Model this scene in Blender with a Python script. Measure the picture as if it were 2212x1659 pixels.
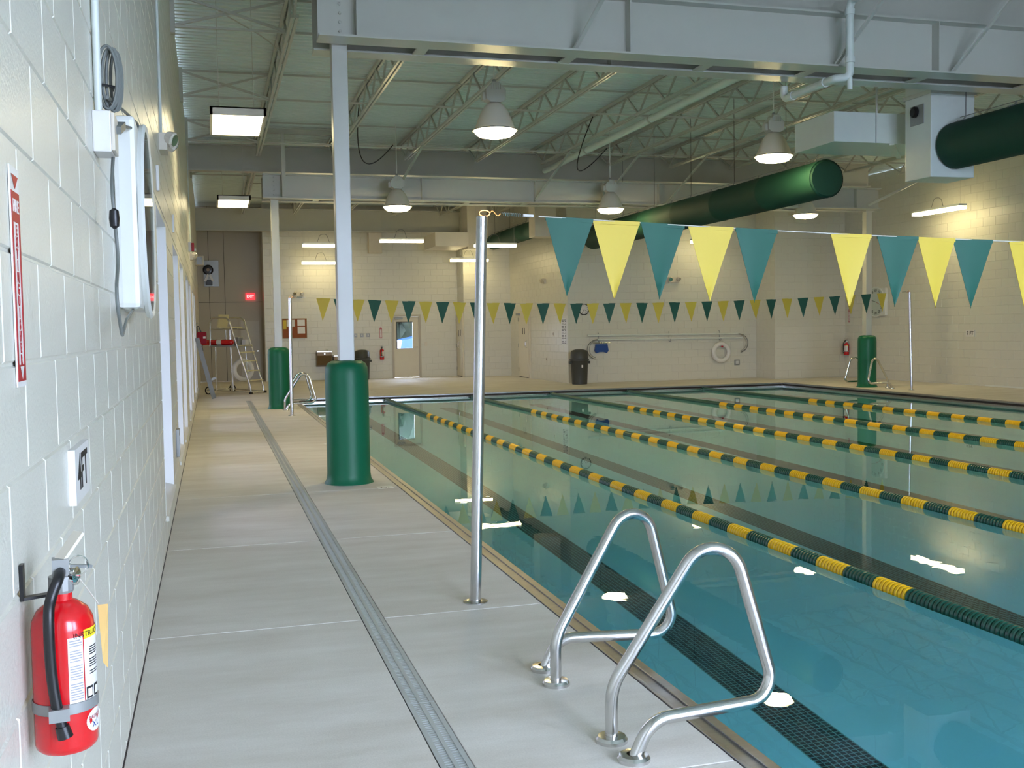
import bpy, bmesh, math, random
from mathutils import Vector, Matrix
random.seed(7)
for o in list(bpy.data.objects): bpy.data.objects.remove(o, do_unlink=True)
SC = bpy.context.scene
COL = SC.collection
# ------------------------------------------------------------------ camera
F, YAW, PITCH, ROLL, CH = 2261.2, .2791, -.0522, -.0167, 1.5
fw = Vector((math.sin(YAW)*math.cos(PITCH), math.cos(YAW)*math.cos(PITCH), math.sin(PITCH)))
r0 = Vector((math.cos(YAW), -math.sin(YAW), 0)); u0 = r0.cross(fw)
rt = r0*math.cos(ROLL) + u0*math.sin(ROLL); up = -r0*math.sin(ROLL) + u0*math.cos(ROLL)
cam = bpy.data.objects.new('camera', bpy.data.cameras.new('camera')); COL.objects.link(cam)
M3 = Matrix((rt, up, -fw)).transposed()
cam.matrix_world = Matrix.Translation((0, 0, CH)) @ M3.to_4x4()
cam.data.sensor_fit = 'HORIZONTAL'; cam.data.sensor_width = 36.0
cam.data.lens = F/2212*36.0; cam.data.clip_start = .05; cam.data.clip_end = 300
SC.camera = cam
CAM = Vector((0, 0, CH))
def at(px, py, plane, val):                 # a measured picture point laid on a known plane of the room
    d = fw + rt*((px-1106)/F) - up*((py-829.5)/F)
    return CAM + d*((val-CAM[plane])/d[plane])
def proj(p):
    d = Vector(p)-CAM; z = d.dot(fw)
    if z < .1: return None
    return 1106+F*d.dot(rt)/z, 829.5-F*d.dot(up)/z, z
# ------------------------------------------------------------------ world and view
W = bpy.data.worlds.new('sky'); SC.world = W; W.use_nodes = True
wn = W.node_tree; bg = wn.nodes['Background']
bg.inputs[0].default_value = (.675, .755, 1.03, 1); bg.inputs[1].default_value = 27.0
SC.view_settings.view_transform = 'Standard'; SC.view_settings.look = 'None'
SC.view_settings.gamma = 1; SC.view_settings.use_curve_mapping = False
SC.view_settings.exposure = 0.2
LAMP = (1.0, .79, .38); HIGHBAY = 62.0; STRIP = 15.0; BOXL = 11.0
try:
    SC.cycles.sample_clamp_indirect = 60.0; SC.cycles.use_denoising = True
    SC.cycles.blur_glossy = .5; SC.cycles.max_bounces = 9; SC.cycles.glossy_bounces = 3; SC.cycles.transmission_bounces = 5; SC.cycles.adaptive_threshold = .03
    SC.cycles.sampling_pattern = 'TABULATED_SOBOL'
except Exception: pass
# ------------------------------------------------------------------ helpers
def lin(c): c /= 255.0; return c/12.92 if c <= .04045 else ((c+.055)/1.055)**2.4
def C(r, g, b): return (lin(r), lin(g), lin(b))
MATS = {}
def mat(name, rgb, rough=.5, metal=0, var=.05, scale=6, bump=0, bscale=80, emit=None, coat=0, stretch=None, spec=.5):
    if name in MATS: return MATS[name]
    m = bpy.data.materials.new(name); m.use_nodes = True; nt = m.node_tree; N = nt.nodes; L = nt.links
    p = N['Principled BSDF']; p.inputs['Roughness'].default_value = rough; p.inputs['Metallic'].default_value = metal
    p.inputs['Specular IOR Level'].default_value = spec
    if coat: p.inputs['Coat Weight'].default_value = coat; p.inputs['Coat Roughness'].default_value = .12
    tc = N.new('ShaderNodeTexCoord'); src = tc.outputs['Object']
    if stretch:
        mp = N.new('ShaderNodeMapping'); mp.inputs['Scale'].default_value = stretch; L.new(src, mp.inputs[0]); src = mp.outputs[0]
    nz = N.new('ShaderNodeTexNoise'); nz.inputs['Scale'].default_value = scale; nz.inputs['Detail'].default_value = 5; L.new(src, nz.inputs['Vector'])
    mx = N.new('ShaderNodeMix'); mx.data_type = 'RGBA'
    mx.inputs['A'].default_value = (*[c*(1-var) for c in rgb], 1); mx.inputs['B'].default_value = (*[min(1, c*(1+var)) for c in rgb], 1)
    L.new(nz.outputs['Fac'], mx.inputs['Factor']); L.new(mx.outputs['Result'], p.inputs['Base Color'])
    if bump:
        n2 = N.new('ShaderNodeTexNoise'); n2.inputs['Scale'].default_value = bscale; n2.inputs['Detail'].default_value = 4; L.new(src, n2.inputs['Vector'])
        b = N.new('ShaderNodeBump'); b.inputs['Strength'].default_value = bump; b.inputs['Distance'].default_value = .01
        L.new(n2.outputs['Fac'], b.inputs['Height']); L.new(b.outputs[0], p.inputs['Normal'])
    if emit:
        p.inputs['Emission Color'].default_value = (*emit[0], 1); p.inputs['Emission Strength'].default_value = emit[1]
    MATS[name] = m; return m
BLOCK = mat('block_paint', C(214, 212, 199), .32, var=.02, scale=3, bump=.22, bscale=90)
GREYWALL = mat('grey_paint', C(186, 178, 162), .55, var=.03, scale=2, bump=.1)
WHITE = mat('white_paint', C(222, 224, 218), .35, var=.02, scale=4)
STEELW = mat('steel_white_paint', C(194, 194, 184), .28, var=.03, scale=5)
DECKW = mat('deck_paint', C(224, 234, 228), .45, var=.04, scale=2)
GREYM = mat('grey_metal', C(150, 152, 150), .4, .4, var=.05)
STAIN = mat('stainless', (.66, .65, .63), .2, 1, var=.06, scale=20)
GUT = mat('gutter_steel', (.37, .36, .36), .4, 1, var=.18, scale=5, stretch=(1, 8, 1))
CHROME = mat('chrome', (.8, .8, .78), .08, 1, var=.02)
DARK = mat('dark_gap', C(28, 26, 24), .7, var=.1)
JOINT = mat('joint_grey', C(112, 108, 104), .9, var=.1)  # darker grey of the base between the deck slabs
BLACK = mat('black_plastic', C(22, 22, 24), .35, var=.1)
RUBBER = mat('grey_rubber', C(112, 116, 112), .45, var=.05)
GREEN = mat('green_vinyl', C(8, 100, 66), .42, var=.06, scale=3, bump=.08, bscale=25, spec=.35)
DUCT = mat('green_duct_fabric', C(2, 62, 46), .75, var=.08, scale=3, bump=.1, bscale=12)
FLAGG = mat('green_pennant_vinyl', C(26, 88, 72), .62, var=.07, scale=6, bump=.1, bscale=10)
FLAGY = mat('yellow_pennant_vinyl', C(212, 186, 66), .6, var=.04, scale=6, bump=.1, bscale=10)
FLOATG = mat('green_float', C(8, 74, 58), .28, var=.06)
FLOATY = mat('yellow_float', C(240, 186, 6), .3, var=.04)
RED = mat('red_enamel', C(205, 12, 24), .25, var=.04, coat=.5)
SIGNRED = mat('sign_red', C(170, 24, 40), .45)
SIGNW = mat('sign_white', C(224, 222, 218), .4)
INK = mat('black_ink', C(30, 28, 28), .6)
INKGREY = mat('grey_ink', C(150, 150, 156), .6)
BLUEINK = mat('blue_ink', C(30, 60, 140), .5)
YELLOWL = mat('yellow_label', C(238, 214, 40), .4)
TAG = mat('manila_tag', C(206, 170, 104), .7)
BEIGE = mat('beige_plastic', C(214, 206, 190), .45)
CREAMP = mat('cream_plastic', C(216, 206, 160), .4)
BIN = mat('bin_grey', C(62, 64, 60), .5)
CORK = mat('cork', C(150, 84, 52), .8, var=.15, scale=60)
BRONZE = mat('bronze_steel', C(120, 100, 74), .4, .5)
BLUE = mat('blue_plastic', C(26, 70, 140), .4)
PIPEW = mat('pvc_white', C(214, 220, 214), .3)
DOORP = mat('door_paint', C(214, 206, 184), .4, var=.02)
GRATE = mat('grate_grey', C(176, 180, 176), .5, 0, var=.06)
TILE = mat('navy_tile', C(16, 24, 38), .3, var=.25, scale=40)
ROPE = mat('cord_white', C(200, 196, 184), .6)
BRASS = mat('brass', C(190, 130, 70), .3, 1)
GRASS = mat('outdoor_grass', C(70, 96, 44), .9, var=.3)
ASPH = mat('asphalt', C(120, 118, 114), .9, var=.1)
CARB = mat('blue_car_paint', C(24, 66, 140), .2, coat=.6)
LEAF = mat('dark_foliage', C(20, 30, 12), .8, var=.5, scale=3)
BARK = mat('bark', C(44, 38, 30), .9, var=.2)
HB = mat('lamp_lens_glow', (1, 1, 1), .4, emit=(LAMP, HIGHBAY))
ST = mat('strip_lens_glow', (1, 1, 1), .4, emit=((1, .82, .42), STRIP))
BX = mat('box_lens_glow', (1, 1, 1), .4, emit=((1, .85, .5), BOXL))
EXITM = mat('exit_glow', C(200, 20, 30), .4, emit=((1, .03, .04), 1.6))
def concrete():
    m = bpy.data.materials.new('brushed_concrete'); m.use_nodes = True; nt = m.node_tree; N = nt.nodes; L = nt.links
    p = N['Principled BSDF']; p.inputs['Roughness'].default_value = .62
    g = N.new('ShaderNodeNewGeometry'); src = g.outputs['Position']
    a = N.new('ShaderNodeTexNoise'); a.inputs['Scale'].default_value = .9; a.inputs['Detail'].default_value = 8; a.inputs['Roughness'].default_value = .65
    mp = N.new('ShaderNodeMapping'); mp.inputs['Scale'].default_value = (1, 3.5, 1); L.new(src, mp.inputs[0]); L.new(mp.outputs[0], a.inputs['Vector'])
    b = N.new('ShaderNodeTexNoise'); b.inputs['Scale'].default_value = 140; b.inputs['Detail'].default_value = 3; L.new(src, b.inputs['Vector'])
    mx = N.new('ShaderNodeMix'); mx.data_type = 'RGBA'; mx.inputs['A'].default_value = (*C(216, 208, 195), 1); mx.inputs['B'].default_value = (*C(240, 235, 226), 1)
    rp = N.new('ShaderNodeMapRange'); rp.inputs[1].default_value = .3; rp.inputs[2].default_value = .7; L.new(a.outputs['Fac'], rp.inputs[0]); L.new(rp.outputs[0], mx.inputs['Factor'])
    m2 = N.new('ShaderNodeMix'); m2.data_type = 'RGBA'; m2.blend_type = 'MULTIPLY'; m2.inputs['Factor'].default_value = .25
    L.new(mx.outputs['Result'], m2.inputs['A']); L.new(b.outputs['Fac'], m2.inputs['B']); L.new(m2.outputs['Result'], p.inputs['Base Color'])
    bp = N.new('ShaderNodeBump'); bp.inputs['Strength'].default_value = .15; bp.inputs['Distance'].default_value = .004; L.new(b.outputs['Fac'], bp.inputs['Height']); L.new(bp.outputs[0], p.inputs['Normal'])
    return m
CONC = concrete()
PLASTER = mat('pool_plaster', C(222, 246, 253), .7, var=.03, scale=2)
def water_mat():
    m = bpy.data.materials.new('pool_water'); m.use_nodes = True; nt = m.node_tree; N = nt.nodes; L = nt.links
    N.remove(N['Principled BSDF']); out = N['Material Output']
    g = N.new('ShaderNodeNewGeometry')
    nz = N.new('ShaderNodeTexNoise'); nz.inputs['Scale'].default_value = 5; nz.inputs['Detail'].default_value = 2; L.new(g.outputs['Position'], nz.inputs['Vector'])
    bp = N.new('ShaderNodeBump'); bp.inputs['Strength'].default_value = .012; bp.inputs['Distance'].default_value = .02; L.new(nz.outputs['Fac'], bp.inputs['Height'])
    fr = N.new('ShaderNodeFresnel'); fr.inputs['IOR'].default_value = 1.33; L.new(bp.outputs[0], fr.inputs['Normal'])
    rf = N.new('ShaderNodeBsdfRefraction'); rf.inputs['IOR'].default_value = 1.33; rf.inputs['Roughness'].default_value = 0
    rf.inputs['Color'].default_value = (.55, .94, .99, 1); L.new(bp.outputs[0], rf.inputs['Normal'])
    gl = N.new('ShaderNodeBsdfGlossy'); gl.inputs['Roughness'].default_value = 0.0; gl.inputs['Color'].default_value = (1, 1, 1, 1); L.new(bp.outputs[0], gl.inputs['Normal'])
    mx = N.new('ShaderNodeMixShader'); L.new(fr.outputs[0], mx.inputs[0]); L.new(rf.outputs[0], mx.inputs[1]); L.new(gl.outputs[0], mx.inputs[2]); L.new(mx.outputs[0], out.inputs[0])
    return m
WATER = water_mat()
def glass_mat(nm='window_glass', tint=(.93, .96, .95, 1)):
    m = bpy.data.materials.new(nm); m.use_nodes = True; nt = m.node_tree; N = nt.nodes; L = nt.links
    N.remove(N['Principled BSDF']); out = N['Material Output']
    lw = N.new('ShaderNodeLayerWeight'); lw.inputs['Blend'].default_value = .5
    pw = N.new('ShaderNodeMath'); pw.operation = 'POWER'; pw.inputs[1].default_value = 5; L.new(lw.outputs['Facing'], pw.inputs[0])
    fr = N.new('ShaderNodeMath'); fr.operation = 'MULTIPLY_ADD'; fr.inputs[1].default_value = .85; fr.inputs[2].default_value = .04; L.new(pw.outputs[0], fr.inputs[0])
    tr = N.new('ShaderNodeBsdfTransparent'); tr.inputs['Color'].default_value = tint
    gl = N.new('ShaderNodeBsdfGlossy'); gl.inputs['Roughness'].default_value = .02
    mx = N.new('ShaderNodeMixShader'); L.new(fr.outputs[0], mx.inputs[0]); L.new(tr.outputs[0], mx.inputs[1]); L.new(gl.outputs[0], mx.inputs[2]); L.new(mx.outputs[0], out.inputs[0])
    return m
GLASS = glass_mat(); DIMGLASS = glass_mat('dimming_glass', (.34, .33, .34, 1))  # second glass is darkened to hold back daylight at the tall windows

class MB:
    def __init__(s): s.v = []; s.f = []; s.mi = []; s.cur = 0
    def add(s, vs, fs):
        n = len(s.v); s.v += [tuple(v) for v in vs]
        for f in fs: s.f.append([n+i for i in f]); s.mi.append(s.cur)
        return s
    def box(s, x0, x1, y0, y1, z0, z1, bev=0):
        if bev <= 0:
            return s.add([(x0,y0,z0),(x1,y0,z0),(x1,y1,z0),(x0,y1,z0),(x0,y0,z1),(x1,y0,z1),(x1,y1,z1),(x0,y1,z1)],
                         [(0,3,2,1),(4,5,6,7),(0,1,5,4),(1,2,6,5),(2,3,7,6),(3,0,4,7)])
        bm = bmesh.new(); bmesh.ops.create_cube(bm, size=1)
        for v in bm.verts: v.co = Vector(((x0+x1)/2+v.co.x*(x1-x0), (y0+y1)/2+v.co.y*(y1-y0), (z0+z1)/2+v.co.z*(z1-z0)))
        bmesh.ops.bevel(bm, geom=bm.edges[:], offset=bev, segments=2, affect='EDGES', profile=.6)
        s._bm(bm); return s
    def _bm(s, bm):
        bm.verts.index_update(); s.add([v.co[:] for v in bm.verts], [[v.index for v in f.verts] for f in bm.faces]); bm.free()
    def obox(s, c, ax, ay, az, hx, hy, hz):          # oriented box
        c = Vector(c); ax, ay, az = Vector(ax).normalized(), Vector(ay).normalized(), Vector(az).normalized()
        vs = [c+ax*(hx*i)+ay*(hy*j)+az*(hz*k) for k in (-1,1) for j in (-1,1) for i in (-1,1)]
        return s.add(vs, [(0,2,3,1),(4,5,7,6),(0,1,5,4),(1,3,7,5),(3,2,6,7),(2,0,4,6)])
    def bar(s, p0, p1, w, h, upv=(0,0,1)):            # rectangular bar between points
        p0, p1 = Vector(p0), Vector(p1); d = (p1-p0); l = d.length; d.normalize(); a = Vector(upv).cross(d)
        if a.length < 1e-4: a = Vector((1,0,0)).cross(d)
        a.normalize(); b = d.cross(a)
        return s.obox((p0+p1)/2, a, b, d, w/2, h/2, l/2)
    def tube(s, path, r, n=10, cap=True, closed=False):
        P = [Vector(p) for p in path]; k = len(P); R = r if isinstance(r, (list, tuple)) else [r]*k
        T = []
        for i in range(k):
            a = P[i-1] if (i > 0 or closed) else P[i]; b = P[(i+1) % k] if (i < k-1 or closed) else P[i]
            T.append((b-a).normalized())
        nrm = Vector((0,0,1)) if abs(T[0].z) < .9 else Vector((1,0,0)); nrm = (nrm-T[0]*nrm.dot(T[0])).normalized()
        vs = []
        for i in range(k):
            nrm = (nrm-T[i]*nrm.dot(T[i])).normalized(); b = T[i].cross(nrm)
            vs += [P[i]+(nrm*math.cos(2*math.pi*j/n)+b*math.sin(2*math.pi*j/n))*R[i] for j in range(n)]
        fs = []
        for i in range(k if closed else k-1):
            i2 = (i+1) % k
            fs += [(i*n+j, i*n+(j+1) % n, i2*n+(j+1) % n, i2*n+j) for j in range(n)]
        if cap and not closed: fs += [tuple(range(n-1,-1,-1)), tuple((k-1)*n+j for j in range(n))]
        return s.add(vs, fs)
    def lathe(s, prof, c=(0,0,0), axis=(0,0,1), n=24, cap=True):   # prof: (radius, along axis)
        ax = Vector(axis).normalized(); a = ax.orthogonal().normalized()
        if abs(ax.z) > .99: a = Vector((1,0,0))
        b = ax.cross(a); c = Vector(c); vs = []; fs = []
        for r, h in prof: vs += [c+ax*h+(a*math.cos(2*math.pi*j/n)+b*math.sin(2*math.pi*j/n))*r for j in range(n)]
        for i in range(len(prof)-1): fs += [(i*n+j, i*n+(j+1) % n, (i+1)*n+(j+1) % n, (i+1)*n+j) for j in range(n)]
        if cap: fs += [tuple(range(n-1,-1,-1)), tuple((len(prof)-1)*n+j for j in range(n))]
        return s.add(vs, fs)
    def prism(s, pts, o, ax, ay, az, depth):           # outline pts in (ax, ay), extruded along az
        o, ax, ay, az = Vector(o), Vector(ax), Vector(ay), Vector(az); n = len(pts)
        vs = [o+ax*p[0]+ay*p[1] for p in pts]+[o+ax*p[0]+ay*p[1]+az*depth for p in pts]
        return s.add(vs, [tuple(range(n-1,-1,-1)), tuple(range(n,2*n))]+[(i, (i+1) % n, n+(i+1) % n, n+i) for i in range(n)])
    def mesh(s, name, mats, smooth=False, origin=(0,0,0)):
        me = bpy.data.meshes.new(name); o = Vector(origin)
        me.from_pydata([tuple(Vector(v)-o) for v in s.v], [], s.f)
        for m in (mats if isinstance(mats, (list, tuple)) else [mats]): me.materials.append(m)
        if len(me.materials) > 1: me.polygons.foreach_set('material_index', s.mi)
        bm = bmesh.new(); bm.from_mesh(me); bmesh.ops.recalc_face_normals(bm, faces=bm.faces[:]); bm.to_mesh(me); bm.free()
        if smooth:
            me.polygons.foreach_set('use_smooth', [True]*len(me.polygons)); me.set_sharp_from_angle(angle=math.radians(38))
        me.update(); return me
    def build(s, name, mats, parent=None, smooth=False, origin=None):
        if origin is None: origin = world_loc(parent) if parent else (0,0,0)
        ob = bpy.data.objects.new(name, s.mesh(name, mats, smooth, origin)); COL.objects.link(ob)
        if parent: ob.parent = parent
        else: ob.location = origin
        return ob
def world_loc(o):
    l = Vector((0,0,0))
    while o: l = l+o.location; o = o.parent
    return l
def tag(o, label, cat, group=None, kind=None):
    o['label'] = label; o['category'] = cat
    if group: o['group'] = group
    if kind: o['kind'] = kind
    return o
def thing(name, label, cat, loc=(0,0,0), group=None):
    o = bpy.data.objects.new(name, None); COL.objects.link(o); o.location = loc; o.empty_display_size = .1
    return tag(o, label, cat, group)
def struct(o, label=None):
    o['kind'] = 'structure'
    if label: o['label'] = label
    return o
def inst(name, me, parent, loc=(0,0,0), rot=(0,0,0)):
    o = bpy.data.objects.new(name, me); COL.objects.link(o); o.parent = parent; o.location = loc; o.rotation_euler = rot
    return o
def dup(root, loc, label=None, rz=None):
    r = root.copy(); COL.objects.link(r); r.location = loc
    if rz is not None: r.rotation_euler = (0,0,rz)
    if label: r['label'] = label
    for ch in list(root.children):
        c = ch.copy(); COL.objects.link(c); c.parent = r
        for g in list(ch.children):
            d = g.copy(); COL.objects.link(d); d.parent = c
    return r
def fillet(pts, rad, seg=7):
    P = [Vector(p) for p in pts]; out = [P[0]]
    for i in range(1, len(P)-1):
        r = rad[i-1]; a = (P[i-1]-P[i]); b = (P[i+1]-P[i]); la, lb = a.length, b.length; a.normalize(); b.normalize()
        ang = a.angle(b); t = min(r/math.tan(ang/2), la*.49, lb*.49)
        if ang > 3.13: out.append(P[i]); continue
        rr = t*math.tan(ang/2); c = P[i]+(a+b).normalized()*(rr/math.sin(ang/2)); va, vb = P[i]+a*t-c, P[i]+b*t-c
        for k in range(seg+1): out.append(c+va.normalized().slerp(vb.normalized(), k/seg)*rr)
    out.append(P[-1]); return out
TMP = bpy.data.scenes.new('scratch')
def text(s, size, m, parent, name, o, ax, ay, depth=.0015, align='CENTER', bold=0):
    cu = bpy.data.curves.new('t', 'FONT'); cu.body = s; cu.size = size; cu.align_x = align; cu.align_y = 'CENTER'; cu.extrude = depth; cu.offset = bold; cu.resolution_u = 3
    ob = bpy.data.objects.new('t', cu); TMP.collection.objects.link(ob); TMP.view_layers[0].update()
    me = bpy.data.meshes.new_from_object(ob.evaluated_get(TMP.view_layers[0].depsgraph)); bpy.data.objects.remove(ob, do_unlink=True)
    ax, ay = Vector(ax).normalized(), Vector(ay).normalized(); az = ax.cross(ay)
    pl = world_loc(parent)
    me.transform(Matrix.Translation(Vector(o)-pl) @ Matrix((ax, ay, az)).transposed().to_4x4())
    me.materials.clear(); me.materials.append(m)
    t = bpy.data.objects.new(name, me); COL.objects.link(t); t.parent = parent; return t
X_, Y_, Z_ = Vector((1,0,0)), Vector((0,1,0)), Vector((0,0,1))
# ================================================================== SETTING
WL, WR, YB, CEIL = -.34, 17.25, -3.2, 5.5
BW, BH = .4064, .2032
BLKMESH = {}
def block_mesh(w, h):
    k = (round(w, 3), round(h, 3))
    if k in BLKMESH: return BLKMESH[k]
    mb = MB(); _blk(mb, 0, 0, w, h); me = mb.mesh('block', BLOCK); BLKMESH[k] = me; return me
def _blk(mb, x, z, w, h, j=.002, c=.0045, d=.0055):
    x0, x1, z0, z1 = x+j, x+w-j, z+j, z+h-j
    mb.add([(x0,d,z0),(x1,d,z0),(x1,d,z1),(x0,d,z1),(x0+c,0,z0+c),(x1-c,0,z0+c),(x1-c,0,z1-c),(x0+c,0,z1-c)],
           [(4,5,6,7),(0,1,5,4),(1,2,6,5),(2,3,7,6),(3,0,4,7)])
def block_wall(name, label, p0, n, length, z0, z1, openings=(), T=.2, zoff=0.03, blocks=(None, None), nmax=300, m=BLOCK):
    n = Vector(n); u = Z_.cross(n); ang = math.atan2(u.y, u.x); p0 = Vector(p0)
    us = sorted({0, length, *[o[0] for o in openings], *[o[1] for o in openings]}); zs = sorted({z0, z1, *[o[2] for o in openings], *[o[3] for o in openings]})
    mb = MB()
    for a, b in zip(us, us[1:]):
        for c, d in zip(zs, zs[1:]):
            um, zm = (a+b)/2, (c+d)/2
            if any(o[0] < um < o[1] and o[2] < zm < o[3] for o in openings): continue
            mb.box(a, b, .005, T, c, d)
    me = mb.mesh(name, m); w = bpy.data.objects.new(name, me); COL.objects.link(w); w.location = p0; w.rotation_euler = (0, 0, ang)
    struct(w, label)
    lo, hi = (0 if blocks[0] is None else blocks[0]), (length if blocks[1] is None else blocks[1])
    L = []
    k0 = math.floor((z0-zoff)/BH)
    for k in range(k0, math.ceil((z1-zoff)/BH)):
        za, zb = max(z0, zoff+k*BH), min(z1, zoff+(k+1)*BH)
        if zb-za < .02: continue
        x = lo-(BW/2 if k % 2 else 0)
        while x < hi:
            segs = [(max(lo, x), min(hi, x+BW))]
            for o in openings:
                if o[2] < (za+zb)/2 < o[3]:
                    ns = []
                    for a, b in segs:
                        if b <= o[0] or a >= o[1]: ns.append((a, b)); continue
                        if a < o[0]: ns.append((a, o[0]))
                        if b > o[1]: ns.append((o[1], b))
                    segs = ns
            for a, b in segs:
                if b-a > .03: L.append((a, za, b-a, zb-za))
            x += BW
    sc = []
    for a, z, w_, h in L:
        q = proj(p0+u*(a+w_/2)+Z_*(z+h/2)); s = 0
        if q and -30 < q[0] < 2242 and -30 < q[1] < 1689:
            A = proj(p0+u*a+Z_*z); B = proj(p0+u*(a+w_)+Z_*(z+h))
            s = abs((A[0]-B[0])*(A[1]-B[1])) if A and B else 1
        sc.append(s)
    order = sorted(range(len(L)), key=lambda i: -sc[i]); rest = MB()
    for r, i in enumerate(order):
        a, z, w_, h = L[i]
        if r < nmax and sc[i] > 0: inst('block', block_mesh(w_, h), w, (a, 0, z))
        else: _blk(rest, a, z, w_, h)
    if rest.f:
        o = bpy.data.objects.new('block', rest.mesh('block', m)); COL.objects.link(o); o.parent = w; o['kind'] = 'stuff'
    return w
WIN = [(7.7, 9.33), (11.0, 12.69), (13.3, 15.02), (16.6, 18.29), (18.8, 20.45), (22.1, 23.75), (24.35, 26.0)]
ZS0, ZS1 = .22, 2.42
wall_left = block_wall('wall_left', 'long white painted block wall with tall windows', (WL, YB, 0), (1,0,0), 34.4-YB, 0, CEIL,
    [(a-YB, b-YB, ZS0, ZS1) for a, b in WIN], blocks=(1.7, None))
# windows in the left wall
for i, (a, b) in enumerate(WIN):
    w = bpy.data.objects.new('window_%d' % (i+1), None); COL.objects.link(w); w.location = (WL-.12, (a+b)/2, ZS0); struct(w, 'tall white framed window in the long block wall')
    fr = MB(); x0, x1 = WL-.20, WL-.14; t = .045
    fr.box(x0, x1, a, a+t, ZS0, ZS1); fr.box(x0, x1, b-t, b, ZS0, ZS1); fr.box(x0, x1, a+t, b-t, ZS0, ZS0+t); fr.box(x0, x1, a+t, b-t, ZS1-t, ZS1); fr.box(x0, x1, (a+b)/2-.02, (a+b)/2+.02, ZS0+t, ZS1-t)
    fr.build('window_frame', WHITE, w)
    for c, d in ((a+t, (a+b)/2-.02), ((a+b)/2+.02, b-t)):
        MB().box(WL-.173, WL-.168, c, d, ZS0+t, ZS1-t).build('pane', DIMGLASS, w)
    rv = MB(); rv.box(WL-.14, WL+.002, b-.012, b, ZS0, ZS1); rv.box(WL-.14, WL+.002, a, a+.012, ZS0, ZS1); rv.box(WL-.14, WL+.002, a, b, ZS1-.012, ZS1)
    rv.build('reveal', WHITE, w)
    sl = MB(); sl.add([(WL-.14,a,ZS0+.05),(WL+.02,a,ZS0+.005),(WL+.02,b,ZS0+.005),(WL-.14,b,ZS0+.05),(WL-.14,a,ZS0-.03),(WL+.02,a,ZS0-.03),(WL+.02,b,ZS0-.03),(WL-.14,b,ZS0-.03)], [(0,1,2,3),(4,7,6,5),(0,4,5,1),(1,5,6,2),(2,6,7,3),(3,7,4,0)])
    sl.build('window_sill', BLOCK, w)
FA, FC, FD, XR1, XR2, XR3, YALC, YW2 = 33.45, 26.95, 25.9, 7.78, 9.33, 15.03, 34.4, 32.6
wall_alcove = MB().box(WL-.2, 1.8, YALC, YALC+.2, 0, CEIL).build('wall_alcove', GREYWALL); struct(wall_alcove, 'grey recessed wall behind the lifeguard chair')
sm = MB()
for x in (.0, .47): sm.box(x-.006, x+.006, YALC-.004, YALC, 0, CEIL)
sm.box(WL, 1.6, YALC-.004, YALC, 2.5, 2.512)
sm.build('panel_seam', DARK, wall_alcove, origin=(0,0,0))
block_wall('wall_far', 'cream block wall with drinking fountains and glazed door', (1.62, FA, 0), (0,-1,0), XR1-1.62, 0, CEIL, [(5.62-1.62, 6.52-1.62, 0, 2.0)])
MB().box(1.622, 1.82, FA+.2, YALC, 0, CEIL).build('wall_alcove_return', BLOCK)
struct(bpy.data.objects['wall_alcove_return'], 'short end of the cream wall beside the grey recess')
block_wall('wall_return', 'short cream return wall holding a double-handled door', (XR1, FA+.2, 0), (-1,0,0), FA+.2-YW2-.006, 0, CEIL)
block_wall('wall_middle', 'narrow cream block wall between the two return walls', (XR1+.006, YW2, 0), (0,-1,0), XR2-XR1+.2, 0, CEIL)
block_wall('wall_doors', 'cream block return wall with door and printed notice', (XR2, YW2, 0), (-1,0,0), YW2-FC-.006, 0, CEIL)
block_wall('wall_end', 'cream block wall holding the long poles and ring buoy', (XR2+.006, FC, 0), (0,-1,0), XR3-XR2+.2, 0, CEIL)
block_wall('wall_corner_return', 'short block return beside the ring buoy wall', (XR3, FC, 0), (-1,0,0), FC-FD-.006, 0, CEIL, nmax=120)
block_wall('wall_corner', 'block wall behind the padded column by the numbered clock', (XR3+.006, FD, 0), (0,-1,0), WR-XR3, 0, CEIL, nmax=200)
block_wall('wall_right', 'long painted block wall with depth sign and big clock', (WR, FD+.2, 0), (-1,0,0), FD+.2-YB, 0, CEIL, blocks=(None, 24.0))
# unseen near wall behind the viewer, its windows invented for cool daylight
bw = MB(); WB = [(1.9, 4.5), (5.1, 7.7)]
bw.box(WL, WR, YB-.2, YB, 0, .4); bw.box(WL, WR, YB-.2, YB, 4.2, CEIL); e = [WL]+[v for p in WB for v in p]+[WR]
for a, b in zip(e[::2], e[1::2]): bw.box(a, b, YB-.2, YB, .4, 4.2)
struct(bw.build('wall_near', BLOCK), 'unseen block wall with windows added for cool daylight')
for i, (a, b) in enumerate(WB):
    w = bpy.data.objects.new('window_%d' % (i+10), None); COL.objects.link(w); w.location = ((a+b)/2, YB-.1, .4); struct(w, 'wide window added for daylight in the unseen near wall')
    f = MB(); f.box(a, a+.06, YB-.13, YB-.05, .4, 4.2); f.box(b-.06, b, YB-.13, YB-.05, .4, 4.2); f.box(a, b, YB-.13, YB-.05, .4, .46); f.box(a, b, YB-.13, YB-.05, 4.14, 4.2); f.box((a+b)/2-.03, (a+b)/2+.03, YB-.13, YB-.05, .46, 4.14)
    f.build('window_frame', WHITE, w)
    for c, d in ((a+.06, (a+b)/2-.03), ((a+b)/2+.03, b-.06)): MB().box(c, d, YB-.092, YB-.088, .46, 4.14).build('pane', GLASS, w)
def portal(loc, rot, sx, sy):
    l = bpy.data.lights.new('portal', 'AREA'); l.shape = 'RECTANGLE'; l.size = sx; l.size_y = sy; l.cycles.is_portal = True
    o = bpy.data.objects.new('portal', l); COL.objects.link(o); o.location = loc; o.rotation_euler = rot
for a, b in WB: portal(((a+b)/2, YB-.16, 2.3), (math.pi/2, 0, 0), b-a, 3.8)
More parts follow.
